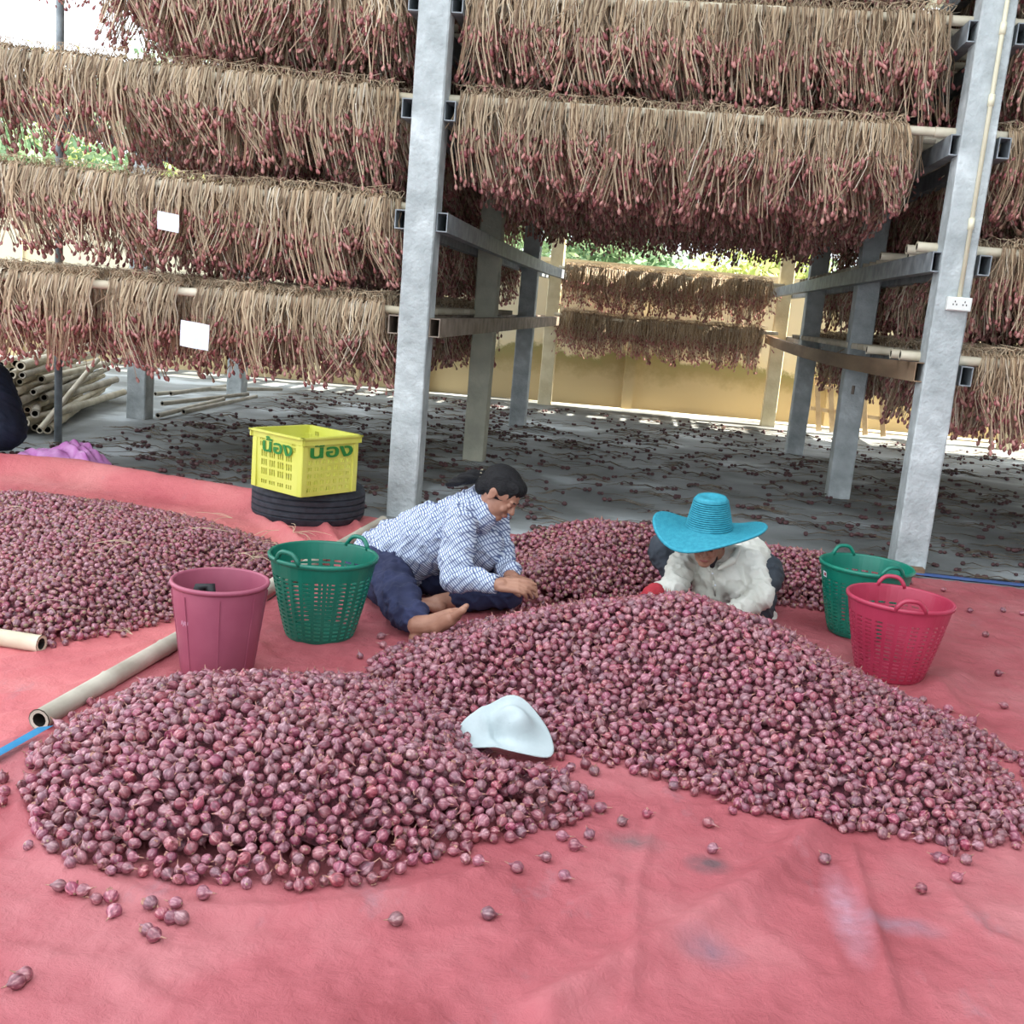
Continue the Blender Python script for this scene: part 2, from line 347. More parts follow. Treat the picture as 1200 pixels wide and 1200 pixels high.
# conduit with couplings and outlet, fixed on the right front post
cx, cy = XR-.02+.028, YF-.09
o = empty('conduit', (cx, cy, 0), label='cream plastic conduit pipe running up the right front post', cat='conduit')
mb = MB(); mb.tube([(0, -.012, 1.585), (.0, -.012, 5.1)], .012, 10); mb.build('pipe', M_pvc, o, smooth=True)
for z in (1.98, 2.62, 2.98): mb = MB(); mb.tube([(0, -.012, z-.03), (0, -.012, z+.03)], .017, 10); mb.build('coupling', M_pvc, o, smooth=True)
o = empty('power_outlet', (cx, cy, 1.55), label='white two-gang power outlet on the right front post below the conduit', cat='outlet')
mb = MB(); mb.box((0, -.02, 0), (.13, .036, .075), bev=.004); mb.build('back_box', M_plug, o)
mb = MB(); mb.box((0, -.041, 0), (.12, .006, .066), bev=.002); mb.build('face_plate', M_plug, o)
for s in (-1, 1):
    for dx, dz in ((-.009, -.004), (.009, -.004), (0, .012)): mb = MB(); mb.box((s*.026+dx, -.0445, dz), (.005, .002, .009)); mb.build('socket_hole', M_black, o)

# ------------------------------------------------------------------ beams: open rectangular tubes on both sides of each post row
def rect_tube(L, w, h, t, mt, sag=0):
    V = []; Fc = []; nn = 9
    for i in range(nn):
        y = L*i/(nn-1); dz = -sag*4*(i/(nn-1))*(1-i/(nn-1))
        for (a, c) in ((-w/2, -h/2), (w/2, -h/2), (w/2, h/2), (-w/2, h/2), (-w/2+t, -h/2+t), (w/2-t, -h/2+t), (w/2-t, h/2-t), (-w/2+t, h/2-t)): V.append((a, y, c+dz))
    for i in range(nn-1):
        for j in range(4):
            q = (j+1) % 4; Fc.append((i*8+j, i*8+q, i*8+8+q, i*8+8+j)); Fc.append((i*8+4+j, i*8+12+j, i*8+12+q, i*8+4+q))
    for b0, f in ((0, 1), ((nn-1)*8, 0)):
        for j in range(4):
            q = (j+1) % 4; t4 = (b0+j, b0+4+j, b0+4+q, b0+q); Fc.append(t4 if f else t4[::-1])
    return mesh('rack_beam', V, Fc, mt)
tn = ['lowest', 'second', 'third', 'fourth', 'fifth']
for ci, X in enumerate((XL, XR, -4.72, 4.72)):
    for sd_ in (-1, 1):
        Lb_ = 8.75
        if (ci == 2 and sd_ < 0) or (ci == 3 and sd_ > 0): continue
        for ti, z in enumerate(TIER):
            mt = M_timber if (ci, sd_, ti) == (1, -1, 0) else M_rust if (ci, ti) == (0, 0) else M_steel
            sag = .05 if mt is M_timber else .02 if ci == 0 and ti == 1 else 0
            side = {0: ('left', 'right')[sd_ > 0]+' side of the left post row', 1: ('left', 'right')[sd_ > 0]+' side of the right post row', 2: 'the outer left posts', 3: 'the outer right posts'}[ci]
            kind = 'brown timber' if mt is M_timber else 'rusty steel' if mt is M_rust else 'grey steel'
            if ci == 2 and ti >= 3: continue
            obj('rack_beam', rect_tube(Lb_, .065, .11, .006, mt, sag), loc=(X+sd_*.125, YF-.06, z), label=f'{kind} rack beam, {tn[ti]} tier, along {side}', cat='beam')

# ------------------------------------------------------------------ hanging bunches
def bunch_parts(seed, lo=.20, hi=.42, n=46, wide=.05):
    r = random.Random(seed); st = MB(); bu = MB(); lo, hi = .13, .47; sw = r.gauss(0, .045)
    for i in range(n):
        x0 = r.uniform(-wide, wide); s = -1 if i % 5 < 3 else 1; L = r.choice([r.uniform(lo, lo+.13), r.uniform(lo+.05, hi)]); dx = r.gauss(0, .030); yo = .045+r.random()*.04
        if r.random() < .05: dx *= 4; L *= .8
        P = [(x0*.8, -s*.01, .038+r.random()*.022), (x0*.9, s*.034, .026+r.random()*.01), (x0+dx*.15+r.uniform(-.012, .012), s*(yo+r.uniform(-.004, .014)), -L*.3), (x0+dx*.6+r.uniform(-.018, .018), s*(yo+r.uniform(-.01, .02)), -L*.62), (x0+dx+sw*(L/.4)**2, s*(yo+r.uniform(-.012, .02))+.03*(L/.4)**2, -L)]
        rr = r.uniform(.0022, .0042); st.tube(P, [rr*.8, rr, rr*1.1, rr*.9, rr*.9], 3, False)
        b = np.array(P[-1]); d = np.array(P[-1])-np.array(P[-2]); d /= np.linalg.norm(d); d += np.array((r.uniform(-.4, .4), r.uniform(-.4, .4), 0)); q = r.uniform(.006, .0125)
        bu.tube([b-d*.006, b+d*q*.7, b+d*q*1.9, b+d*q*2.8], [q*.25, q*.9, q*.95, q*.15], 5, True)
    for i in range(12):    # wispy ends that stick up over the pole
        x0 = r.uniform(-wide, wide)*1.2; st.tube([(x0, 0, .04), (x0+r.gauss(0, .02), r.uniform(-.03, .03), .07+r.random()*.02), (x0+r.gauss(0, .04), r.uniform(-.05, .03), .075+r.random()*.03)], [.003, .002, .001], 3, False)
    return st, bu
NB = 7; BV = []
for i in range(NB):
    st, bu = bunch_parts(100+i); a = st.me('dried_stalks', M_stalk); b_ = bu.me('bulb_cluster', M_bulb, True)
    st.add(bu.V, bu.F, 1); st.M[-len(bu.F):] = [1]*len(bu.F); BV.append((a, b_, st.me('dried_bunch', [M_stalk, M_bulb])))
# geometry-node instancer for the uncountable rest
def src_collection(name, meshes):
    c = bpy.data.collections.new(name)
    for i, me in enumerate(meshes):
        o = bpy.data.objects.new('%s_kind_%02d' % (name, i), me); c.objects.link(o)
    return c
def gn_tree(coll):
    t = bpy.data.node_groups.new('scatter', 'GeometryNodeTree')
    t.interface.new_socket('Geometry', in_out='INPUT', socket_type='NodeSocketGeometry'); t.interface.new_socket('Geometry', in_out='OUTPUT', socket_type='NodeSocketGeometry')
    n = t.nodes.new; L = t.links.new; gi = n('NodeGroupInput'); go = n('NodeGroupOutput'); ci = n('GeometryNodeCollectionInfo'); ci.inputs['Collection'].default_value = coll
    ci.inputs['Separate Children'].default_value = True; ci.inputs['Reset Children'].default_value = True
    ip = n('GeometryNodeInstanceOnPoints'); ip.inputs['Pick Instance'].default_value = True
    def na(nm, ty):
        a = n('GeometryNodeInputNamedAttribute'); a.data_type = ty; a.inputs['Name'].default_value = nm; return a.outputs['Attribute']
    L(gi.outputs[0], ip.inputs['Points']); L(na('inst', 'BOOLEAN'), ip.inputs['Selection']); L(ci.outputs[0], ip.inputs['Instance']); L(na('vi', 'INT'), ip.inputs['Instance Index'])
    er = n('FunctionNodeEulerToRotation'); L(na('rot', 'FLOAT_VECTOR'), er.inputs[0]); L(er.outputs[0], ip.inputs['Rotation'])
    L(na('sc', 'FLOAT'), ip.inputs['Scale']); j = n('GeometryNodeJoinGeometry'); L(ip.outputs[0], j.inputs[0]); L(gi.outputs[0], j.inputs[0]); L(j.outputs[0], go.inputs[0]); return t
def scatter(name, P, rot, sc, vi, tree, mats=(), baseV=(), baseF=(), **k):
    nb = len(baseV); V = list(map(tuple, baseV))+list(map(tuple, P)); me = bpy.data.meshes.new(name); me.from_pydata(V, [], [tuple(f) for f in baseF])
    for m_ in mats: me.materials.append(m_)
    if len(baseF): me.polygons.foreach_set('use_smooth', [True]*len(baseF))
    n_ = len(V)
    def at(nm, ty, key, arr):
        a = me.attributes.new(nm, ty, 'POINT'); a.data.foreach_set(key, arr)
    at('inst', 'BOOLEAN', 'value', [False]*nb+[True]*len(P)); at('vi', 'INT', 'value', [0]*nb+[int(v) for v in vi])
    at('sc', 'FLOAT', 'value', [1.0]*nb+[float(s) for s in sc]); R = np.zeros((n_, 3)); R[nb:] = np.array(rot); at('rot', 'FLOAT_VECTOR', 'vector', R.ravel())
    o = obj(name, me, kind='stuff', **k); md = o.modifiers.new('scatter', 'NODES'); md.node_group = tree; return o
GB = gn_tree(src_collection('hanging_bunch', [v[2] for v in BV]))

BAYS = {'left': (-4.62, -1.6), 'middle': (-1.27, 1.42), 'right': (1.78, 4.6)}
rest = {'left': [], 'middle': [], 'right': []}; restpole = []
def pole_z(bay, ti, x):
    z = TIER[ti]+.055+.028
    if bay == 'left': z += (.0, .0, .03, .12, 0)[ti]*((-1.6-x)/3.0)
    if bay == 'middle': z += -.02*math.sin(PI*(x+1.3)/2.8)
    return z
def row_y(bay, Y, x): return Y-.17*(-1.6-x) if bay == 'left' else Y     # the left racks angle towards the yard
def bamboo(name, p0, p1, r0, r1, mt=None, sag=0, **k):
    p0 = np.array(p0, float); p1 = np.array(p1, float); L_ = np.linalg.norm(p1-p0); nn = max(3, int(L_/.33)); P = []; R = []
    for i in range(nn+1):
        for dt, q in ((-.012, 1), (0, 1.1), (.012, 1)):
            t = i/nn+dt/L_*1.0
            if t < -1e-6 or t > 1+1e-6: continue
            s = p0+(p1-p0)*t; s[2] -= sag*4*t*(1-t); P.append(s); R.append((r0+(r1-r0)*t)*q)
    base = P[0].copy(); P = [p-base for p in P]; mb = MB(); mb.tube(P, R, 12, False)
    d = (P[1]-P[0]); d /= np.linalg.norm(d); e = (P[-1]-P[-2]); e /= np.linalg.norm(e)
    for c, dd, r in ((P[0], d, r0), (P[-1], -e, r1)):    # open bore at each end
        mb.tube([c, c+dd*.0008], [r, r*.68], 12, False); mb.tube([c+dd*.0008, c+dd*.05], [r*.68, r*.66], 12, False, 1); mb.tube([c+dd*.05, c+dd*.051], [r*.66, .0005], 12, False, 1)
    return mb.build(name, [mt or M_bamboo, M_bamdark], loc=base, smooth=True, **k)
def ordinal(n):
    a = ['', 'first', 'second', 'third', 'fourth', 'fifth', 'sixth', 'seventh', 'eighth', 'ninth', 'tenth', 'eleventh', 'twelfth', 'thirteenth', 'fourteenth', 'fifteenth', 'sixteenth', 'seventeenth', 'eighteenth', 'nineteenth', 'twentieth']
    return a[n] if n <= 20 else ('twenty-', 'thirty-')[n//10-2]+a[n % 10] if n % 10 else ('', '', '', 'thirtieth', 'fortieth')[n//10]
ORD = ['first', 'second', 'third', 'fourth', 'fifth', 'sixth', 'seventh', 'eighth', 'ninth', 'tenth']
row_names = {'left': 'left of the left front post', 'middle': 'between the two front posts', 'right': 'right of the right front post'}
NIND = 0
for bay, (xa, xb) in BAYS.items():
    for ti in range(5):
        for ri in range(34):
            Y = 6.5+ri*.255
            if bay == 'middle' and ti < 2:
                if ri > 2: break
                Y = 14.45+ri*.28
            elif Y > (11.95 if bay == 'middle' else 12.7): break
            x0, x1 = xa, xb
            if bay == 'middle' and ri == 0: x1 = (1.42, 1.42, 1.27, 1.40, 1.42)[ti]
            if bay == 'left' and ti == 0 and ri > 18: continue
            if bay == 'right' and ri == 0 and ti < 2: x0 = 1.85
            low = bay == 'middle' and ti < 2; front = ri == 0 and ti < 4 and not low
            ep = (x0-.12 if bay != 'right' else 1.52-(.12 if ri in (0, 1, 4) else 0), x1+.12)
            if bay == 'middle': ep = (-1.36, 1.56)
            if front or (bay == 'right' and ti < 2 and ri < 5):
                bamboo('bamboo_pole', (ep[0], row_y(bay, Y, ep[0]), pole_z(bay, ti, ep[0])), (ep[1], row_y(bay, Y, ep[1]), pole_z(bay, ti, ep[1])), .028, .024,
                       label=(f'front bamboo pole of the {tn[ti]} tier, {row_names[bay]}' if front else f'bamboo pole, {ORD[ri]} from the front, {tn[ti]} tier, poking out left of the right post'), cat='bamboo pole')
            elif ti < 4 or ri < 6: restpole.append((ep[0] if bay != 'left' or ti < 1 else -3.6 if ti < 3 else -3.5, ep[1], Y, bay, ti))
            if bay == 'left' and ti in (1, 2) and ri > 1: x0 = -3.6
            if bay == 'left' and ti == 3: x0 = -4.0 if ri == 0 else -3.45
            if bay == 'left' and ti == 4: x0 = -2.9
            line = []; x = x0+.04
            while x < x1-.02:
                z = pole_z(bay, ti, x); v = random.randrange(NB); s = random.uniform(.86, 1.12); rz = random.gauss(0, .12)+(PI if random.random() < .25 else 0)
                s *= min(1, max(.3, (x+4.5)/1.3)) if bay == 'left' and ti == 3 and ri == 0 else 1
                gap = bay == 'left' and ti == 0 and ri == 0 and random.random() < .06
                if random.random() < .04: s *= 1.18
                if not gap:
                    if front and NIND < 300:
                        NIND += 1
                        g = f'dried shallot bunches in front, {tn[ti]} tier, {row_names[bay]}'
                        b0 = obj('shallot_bunch', BV[v][0], loc=(x, row_y(bay, Y, x), z), rot=(random.gauss(0, .03), random.gauss(0, .05), rz), cat='shallot bunch', group=g); line.append(b0)
                        b0.scale = (s, s, s); obj('bulb_cluster', BV[v][1], b0, kind='stuff')
                    else: rest[bay].append(((x, row_y(bay, Y, x)+random.uniform(-.03, .03), z), (random.gauss(0, .04), random.gauss(0, .06), rz), s, v))
                x += random.uniform(.075, .10) if ri == 0 else random.uniform(.09, .125)
            for q, b0 in enumerate(line[::-1] if bay == 'left' else line):
                b0['label'] = f'dried shallot bunch on the {tn[ti]} tier front pole, {ordinal(q+1)} '+{'left': 'left of the left post', 'middle': 'right of the left post', 'right': 'right of the right post'}[bay]
allr = rest['left']+rest['middle']+rest['right']
scatter('shallot_bunches', [r[0] for r in allr], [r[1] for r in allr], [r[2] for r in allr], [r[3] for r in allr], GB, label='mass of brown dried shallot bunches on the poles behind the front rows', cat='shallot bunches')
mb = MB()
for (a, b_, Y, bay, ti) in restpole: mb.tube([(q, row_y(bay, Y, q), pole_z(bay, ti, q)) for q in (a, (a+b_)/2, b_)], .025, 6)
mb.build('bamboo_poles', M_bamboo, smooth=True, label='bamboo poles laid across the racks behind the front ones', cat='bamboo poles', kind='stuff')
# paper sheets tied to the bunches
for (px, py, w, h, tl, lb) in ((197, 260, .125, .10, .12, 'small white paper sheet hung among the bunches of the second tier, left'), (228, 393, .17, .15, .1, 'larger white paper sheet hung among the bunches of the lowest tier, left')):
    p = A(px, py, 6.03); bm = bmesh.new(); bmesh.ops.create_grid(bm, x_segments=8, y_segments=8, size=.5)
    for v in bm.verts: v.co = (v.co.x*w, .012*math.sin(v.co.x*5+v.co.y*2)-.01*v.co.y, v.co.y*h)
    me = bpy.data.meshes.new('paper_sheet'); bm.to_mesh(me); bm.free(); me.materials.append(M_white)
    o = obj('paper_sheet', me, loc=p, rot=(0, tl, 0), label=lb, cat='paper'); md = o.modifiers.new('t', 'SOLIDIFY'); md.thickness = .001
#@@PART2
# ------------------------------------------------------------------ tarpaulins (a real cloth surface with folds)
POLE_A, POLE_B = np.array((-1.66, 2.74)), np.array((-1.40, 5.86))     # the long bamboo pole lies where the two sheets overlap
RIDGES = [  # (polyline in metres, half width, height)
    (gp([(950, 985), (900, 1040), (800, 1110), (640, 1200)]), .045, .035), (gp([(995, 1005), (1015, 1080), (1050, 1200)]), .014, .016),
    (gp([(735, 1200), (745, 1050), (770, 960)]), .012, .010), (gp([(0, 1130), (120, 1150), (200, 1200)]), .03, .010),
    (gp([(20, 940), (45, 1010), (110, 1050), (230, 1085), (400, 1082), (560, 1040)]), .028, .014), (gp([(1120, 800), (1080, 830), (1200, 960)]), .05, .02),
    (gp([(1050, 770), (1130, 850), (1200, 930)]), .05, .018), (gp([(1100, 1050), (1150, 1110), (1200, 1130)]), .02, .01), (gp([(500, 1200), (640, 1100), (720, 1050)]), .025, .01),
    (gp([(300, 760), (330, 790), (440, 800)]), .02, .006), (gp([(540, 745), (470, 775), (430, 790)]), .03, .012)]
RIDGES2 = [(gp([(0, 555), (90, 562), (160, 575), (260, 592), (300, 600)]), .13, .11), (gp([(330, 625), (350, 650), (400, 655)]), .04, .04),
           (gp([(380, 622), (395, 645), (430, 650)]), .03, .035), (gp([(300, 610), (340, 640), (365, 660)]), .035, .03), (gp([(410, 612), (425, 632), (446, 636)]), .025, .03),
           (gp([(0, 800), (90, 785), (180, 760)]), .02, .012), (gp([(0, 825), (80, 815), (170, 790)]), .02, .012), (gp([(0, 850), (90, 830)]), .018, .012), (gp([(0, 783), (70, 768), (140, 750)]), .016, .008)]
def ridge(x, y, RS):
    h = 0
    for P, w, a in RS:
        d = segdist(P, x, y, False); h = h+a*np.exp(-(d/w)**2)
    return h
def tarp_h(x, y):
    "height of the front sheet"
    return .012+.016*fbm(x*2.1, y*2.1, 3)+.006*fbm(x*8+3, y*5, 3)+.009*(1-np.abs(2*fbm(x*9+5, y*7, 3)-.9))**3+.004*fbm(x*24, y*20, 2)+ridge(x, y, RIDGES)
def tarp2_h(x, y):
    return .012+.012*fbm(x*2.3+9, y*2.3, 3)+.007*fbm(x*6+3, y*11, 3)+.0045*(1-np.abs(2*fbm(x*10+5, y*14, 3)-.9))**3+ridge(x, y, RIDGES2)
def cloth(name, poly, hfun, mt, step, **k):
    P = np.array(poly); x0, y0 = P.min(0); x1, y1 = P.max(0); nx = int((x1-x0)/step)+1; ny = int((y1-y0)/step)+1
    X, Y = np.meshgrid(np.linspace(x0, x1, nx), np.linspace(y0, y1, ny)); 
    edge = .02*(fbm(X*3, Y*3, 2)-.5)
    ins = (sdist(poly, X, Y)+edge*2) > 0; Z = hfun(X, Y); sdx = np.clip((sdist(poly, X, Y)+.02)/.08, .15, 1); Z = Z*sdx
    V = np.stack([X, Y, Z], -1).reshape(-1, 3); c = ins[:-1, :-1] & ins[1:, :-1] & ins[:-1, 1:] & ins[1:, 1:]
    J, I = np.nonzero(c); a = J*nx+I; Fq = np.stack([a, a+1, a+nx+1, a+nx], 1); u, inv = np.unique(Fq, return_inverse=True)
    me = mesh(name, V[u], [tuple(int(q) for q in f) for f in inv.reshape(-1, 4)], mt, True); return obj(name, me, **k)
front_poly = [(-1.75, 2.5), (-1.70, 2.75), (-1.52, 4.4), (-1.38, 6.12), (-.4, 6.16), (.8, 6.22), (2.2, 6.2), (3.3, 6.15), (3.6, 5), (3.4, 3), (2.6, 1.2), (1.6, .9), (-.6, .9), (-1.7, 1.2), (-1.85, 2.2)]
left_poly = [(-1.64, 2.62), (-1.50, 4.4), (-1.36, 6.16), (-1.9, 6.3), (-2.4, 6.32), (-3.4, 6.5), (-4.3, 6.62), (-5.6, 6.7), (-5.6, 3.0), (-3.2, 2.5)]
tl = cloth('tarpaulin', left_poly, tarp2_h, M_tarp2, .018, label='faded red tarpaulin under the wide shallot heap on the left', cat='tarpaulin')
tf = cloth('tarpaulin', front_poly, lambda x, y: tarp_h(x, y)+.004, M_tarp, .013, label='large worn pinkish red tarpaulin under the front heaps and both workers', cat='tarpaulin')
mb = MB(); pts = [G(-40, 925), G(10, 896), G(44, 876)]
V = []
for p in pts:
    for w_, z in ((-.07, .03), (0, .045), (.05, .034)): V.append((p[0]+w_*.4, p[1]+w_, z+.016))
mb.add(V, [(i*3+j, i*3+j+1, i*3+j+4, i*3+j+3) for i in range(2) for j in range(2)]); mb.build('tarp_hem', M_blue, tf, smooth=True, label='bright blue edge strip')
mb = MB(); V = []
for x in np.linspace(1.2, 3.3, 24):
    y = 6.22+.01*math.sin(x*6)
    for w_, z in ((-.03, .035), (.0, .045), (.045, .012)): V.append((x, y+w_, z))
mb.add(V, [(i*3+j, i*3+3+j, i*3+4+j, i*3+j+1) for i in range(23) for j in range(2)]); mb.build('tarp_hem', M_blued, tf, smooth=True, label='dark blue back edge')

def ground_z(x, y):
    x = np.atleast_1d(np.array(x, float)); y = np.atleast_1d(np.array(y, float))
    t = (y-2.62)/(6.16-2.62); xb = -1.66+.27*t
    return np.where(x > xb, tarp_h(x, y)+.004, tarp2_h(x, y))

# ------------------------------------------------------------------ heaps
HA = gp([(28, 905), (22, 960), (50, 1018), (120, 1042), (210, 1055), (350, 1064), (440, 1050), (520, 1018), (600, 1000), (680, 978), (690, 948), (650, 925), (570, 918), (560, 880), (520, 850), (440, 818)])+[(-1.0, 3.32), (-1.30, 3.20), (-1.52, 3.05), (-1.56, 2.80)]
HB = gp([(425, 812), (428, 790), (470, 770), (540, 745)])+[(-.35, 4.35), (.1, 4.62), (.45, 4.62), (.85, 4.2), (1.15, 3.75), (1.34, 3.35)]+gp([(1150, 905), (1198, 955), (1198, 1000), (1120, 1008), (1000, 992), (870, 965), (780, 930), (690, 905), (640, 895), (600, 860), (560, 905), (480, 900)])
HC = [(-.50, 4.42), (-.58, 4.85), (-.60, 5.25), (-.78, 5.6), (-.35, 5.98), (.3, 5.98), (1.1, 5.95), (1.35, 5.75), (1.3, 5.3), (.95, 5.12), (.6, 5.1), (.1, 4.95), (-.1, 4.55), (-.4, 4.6)]
HD = gp([(-60, 600), (0, 588), (60, 592), (170, 606), (250, 622), (320, 645), (352, 662), (350, 685), (290, 700), (200, 735), (110, 758), (60, 768), (0, 758), (-60, 750)])
HEAPS = [('A', HA, .17, .62), ('B', HB, .37, .62), ('C', HC, .27, .75), ('D', HD, .14, .35)]
def heap_h(k, x, y):
    _, P, cap, sl = HEAPS[k]; d = sdist(P, x, y); dd = np.maximum(d, 0)
    h = cap*np.tanh(sl*dd/cap)
    if k == 1:
        cxx, cyy = .35, 3.95; e = np.hypot((x-cxx)/1.15, (y-cyy)/.85); h *= np.clip(1.12-.55*e, .42, 1.0)
    if k == 2: h *= .8+.2*np.clip(1-(np.abs(x+.1)/1.4), 0, 1)*1.0
    return h*(1+.12*(fbm(x*4+k, y*4, 2)-.5))-(d < 0)*.0, d
XG = np.arange(-5.4, 2.0, .02); YG = np.arange(1.9, 6.3, .02); GX, GY = np.meshgrid(XG, YG)
GZ0 = ground_z(GX.ravel(), GY.ravel()).reshape(GX.shape)
HK = [heap_h(k, GX, GY) for k in range(4)]
GH = GZ0+np.max([h for h, d in HK], 0)
OWN = np.argmax([d for h, d in HK], 0); DMAX = np.max([d for h, d in HK], 0)
def samp(Fd, x, y):
    i = int((x-XG[0])/.02); j = int((y-YG[0])/.02)
    if i < 0 or j < 0 or i >= len(XG)-1 or j >= len(YG)-1: return None
    fx = (x-XG[i])/.02; fy = (y-YG[j])/.02
    return (Fd[j, i]*(1-fx)+Fd[j, i+1]*fx)*(1-fy)+(Fd[j+1, i]*(1-fx)+Fd[j+1, i+1]*fx)*fy
BUCKET = (-1.36, 3.36, .135); BASK = (-1.16, 3.87, .16); PINKB = (1.055, 4.24, .15)
_hp = G(585, 864, .03); HOLES = [(_hp[0], _hp[1], .118), BUCKET, BASK, PINKB, (1.02, 4.72, .13), (-.95, 4.25, .12), (-1.0, 4.55, .2), (-.72, 4.62, .15), (-.86, 4.02, .08), (-.85, 4.12, .1), (-.50, 4.30, .05)]
SR = .0155
cells = {}
placed = []      # x, y, z, r, heap
def i0(x): return min(max(int((x-XG[0])/.02), 0), len(XG)-1)
def j0(y): return min(max(int((y-YG[0])/.02), 0), len(YG)-1)
def try_drop(x, y, r, k, slack):
    hz = samp(GH, x, y)
    if hz is None: return
    z = max(hz-.9*r, samp(GZ0, x, y)+.8*r)
    ci, cj = int(x/.036+400), int(y/.036+400); near = []
    for a in (-1, 0, 1):
        for b in (-1, 0, 1): near += cells.get((ci+a, cj+b), ())
    for (x2, y2, z2, r2) in near:
        dd = (x-x2)**2+(y-y2)**2; m_ = (r+r2)*.90
        if dd < m_*m_:
            zz = z2+math.sqrt(m_*m_-dd)
            if zz > z: z = zz
    if z > hz+slack: return
    cells.setdefault((ci, cj), []).append((x, y, z, r)); placed.append((x, y, z, r, k))
rr = random.Random(11)
for k, (nm, P, cap, sl) in enumerate(HEAPS):
    P_ = np.array(P); x0, y0 = P_.min(0)-.05; x1, y1 = P_.max(0)+.05; area = (x1-x0)*(y1-y0)
    n = int(area*(22000 if k in (0, 1) else 13000)); own = np.where(DMAX > -.06, OWN, -1)
    for _ in range(n):
        x, y = x0+rr.random()*(x1-x0), y0+rr.random()*(y1-y0)
        i = int((x-XG[0])/.02); j = int((y-YG[0])/.02)
        if not (0 <= i < len(XG)-1 and 0 <= j < len(YG)-1) or own[j, i] != k: continue
        d = DMAX[j, i]
        if d < 0 and rr.random() > .006: continue
        if any((x-hx)**2+(y-hy)**2 < hr*hr for hx, hy, hr in HOLES): continue
        r = SR*rr.uniform(.78, 1.16)*(1.0 if k != 3 else .95)
        try_drop(x, y, r, k, .020 if d > .04 else .016)
# strays lying about the sheets: photographed spots
stray_px = {'front': [(464, 1086), (571, 1077), (660, 1034), (702, 950), (706, 948), (728, 968), (757, 957), (690, 986), (834, 1000), (632, 921), (70, 1046), (85, 1050), (97, 1052), (113, 1060), (130, 1058), (134, 1074), (176, 1068), (206, 1070), (190, 1078), (200, 1084), (213, 1086), (172, 1097), (180, 1104), (20, 1158), (30, 1150), (37, 902), (2, 944), (40, 880), (829, 968), (668, 905), (640, 888), (696, 908), (672, 998), (640, 1010), (606, 1024), (559, 1022), (545, 1014)],
    'right': [(966, 1013), (1079, 1046), (1120, 1033), (1100, 1010), (1104, 1012), (1131, 1012), (1127, 852), (1166, 883), (1195, 892), (1198, 918), (1080, 828), (1176, 832), (1136, 718), (1175, 717), (1197, 722), (1154, 748), (1169, 792), (1066, 686), (1105, 693)],
    'mid': [(434, 782), (449, 760), (460, 770), (468, 776), (455, 764), (308, 808), (280, 806), (283, 800), (446, 750), (560, 868), (586, 893)]}
strays = []
for g_, L_ in stray_px.items():
    for (px, py) in L_:
        p = G(px, py, .03); z = samp(GH, p[0], p[1]); strays.append((p[0], p[1], (z if z is not None else float(ground_z(p[0], p[1])[0]))+SR*.78, SR*rr.uniform(.9, 1.1), g_))
# shallot bodies: 8 shapes
def shallot_mesh(seed, n=12, simple=False):
    r = random.Random(seed); prof = [(0, -.86), (.20, -.84), (.52, -.70), (.86, -.36), (1.0, 0), (.93, .34), (.66, .66), (.32, .92), (.14, 1.16+r.random()*.25), (.05, 1.5+r.random()*.5)]
    if simple: prof = [prof[i] for i in (0, 2, 4, 5, 6, 7, 9)]
    V = []; Fc = []; fm = []; lean = (r.uniform(-.25, .25), r.uniform(-.25, .25)); sq = r.uniform(.82, 1.0); lob = r.uniform(0, .09); ph = r.random()*6; el = r.uniform(.95, 1.2)
    for i, (a, z) in enumerate(prof):
        for j in range(n):
            q = 2*PI*j/n; ra = a*(1+lob*math.cos(2*q+ph)+r.uniform(-.025, .025)); t = max(0, z-.6)
            V.append((ra*math.cos(q)+lean[0]*t, ra*math.sin(q)*sq+lean[1]*t, z*el))
    k = len(prof)
    for i in range(k-1):
        for j in range(n): Fc.append((i*n+j, i*n+(j+1) % n, (i+1)*n+(j+1) % n, (i+1)*n+j)); fm.append(1 if i == 0 else 2 if i >= k-2 else 0)
    if r.random() < .45:   # a papery flake coming loose
        q = r.random()*6; b = len(V); c, s_ = math.cos(q), math.sin(q)
        V += [(c*.9, s_*.9*sq, -.1), (c*1.25, s_*1.2*sq, .35), (c*.95-s_*.5, s_*.9+c*.5, .75), (c*.5-s_*.6, s_*.5+c*.6, .35)]; Fc.append((b, b+1, b+2, b+3)); fm.append(2)
    return mesh('shallot', [(x*SR, y*SR, z*SR) for x, y, z in V], Fc, [M_shallot, M_root, M_tip], True, fm)
SM = [shallot_mesh(i) for i in range(10)]; SMs = [shallot_mesh(40+i, 8, True) for i in range(6)]
GS = gn_tree(src_collection('shallot', SM)); GSs = gn_tree(src_collection('small_shallot', SMs))
def srot(): return (rr.gauss(1.3, .7), rr.gauss(0, .7), rr.random()*2*PI)
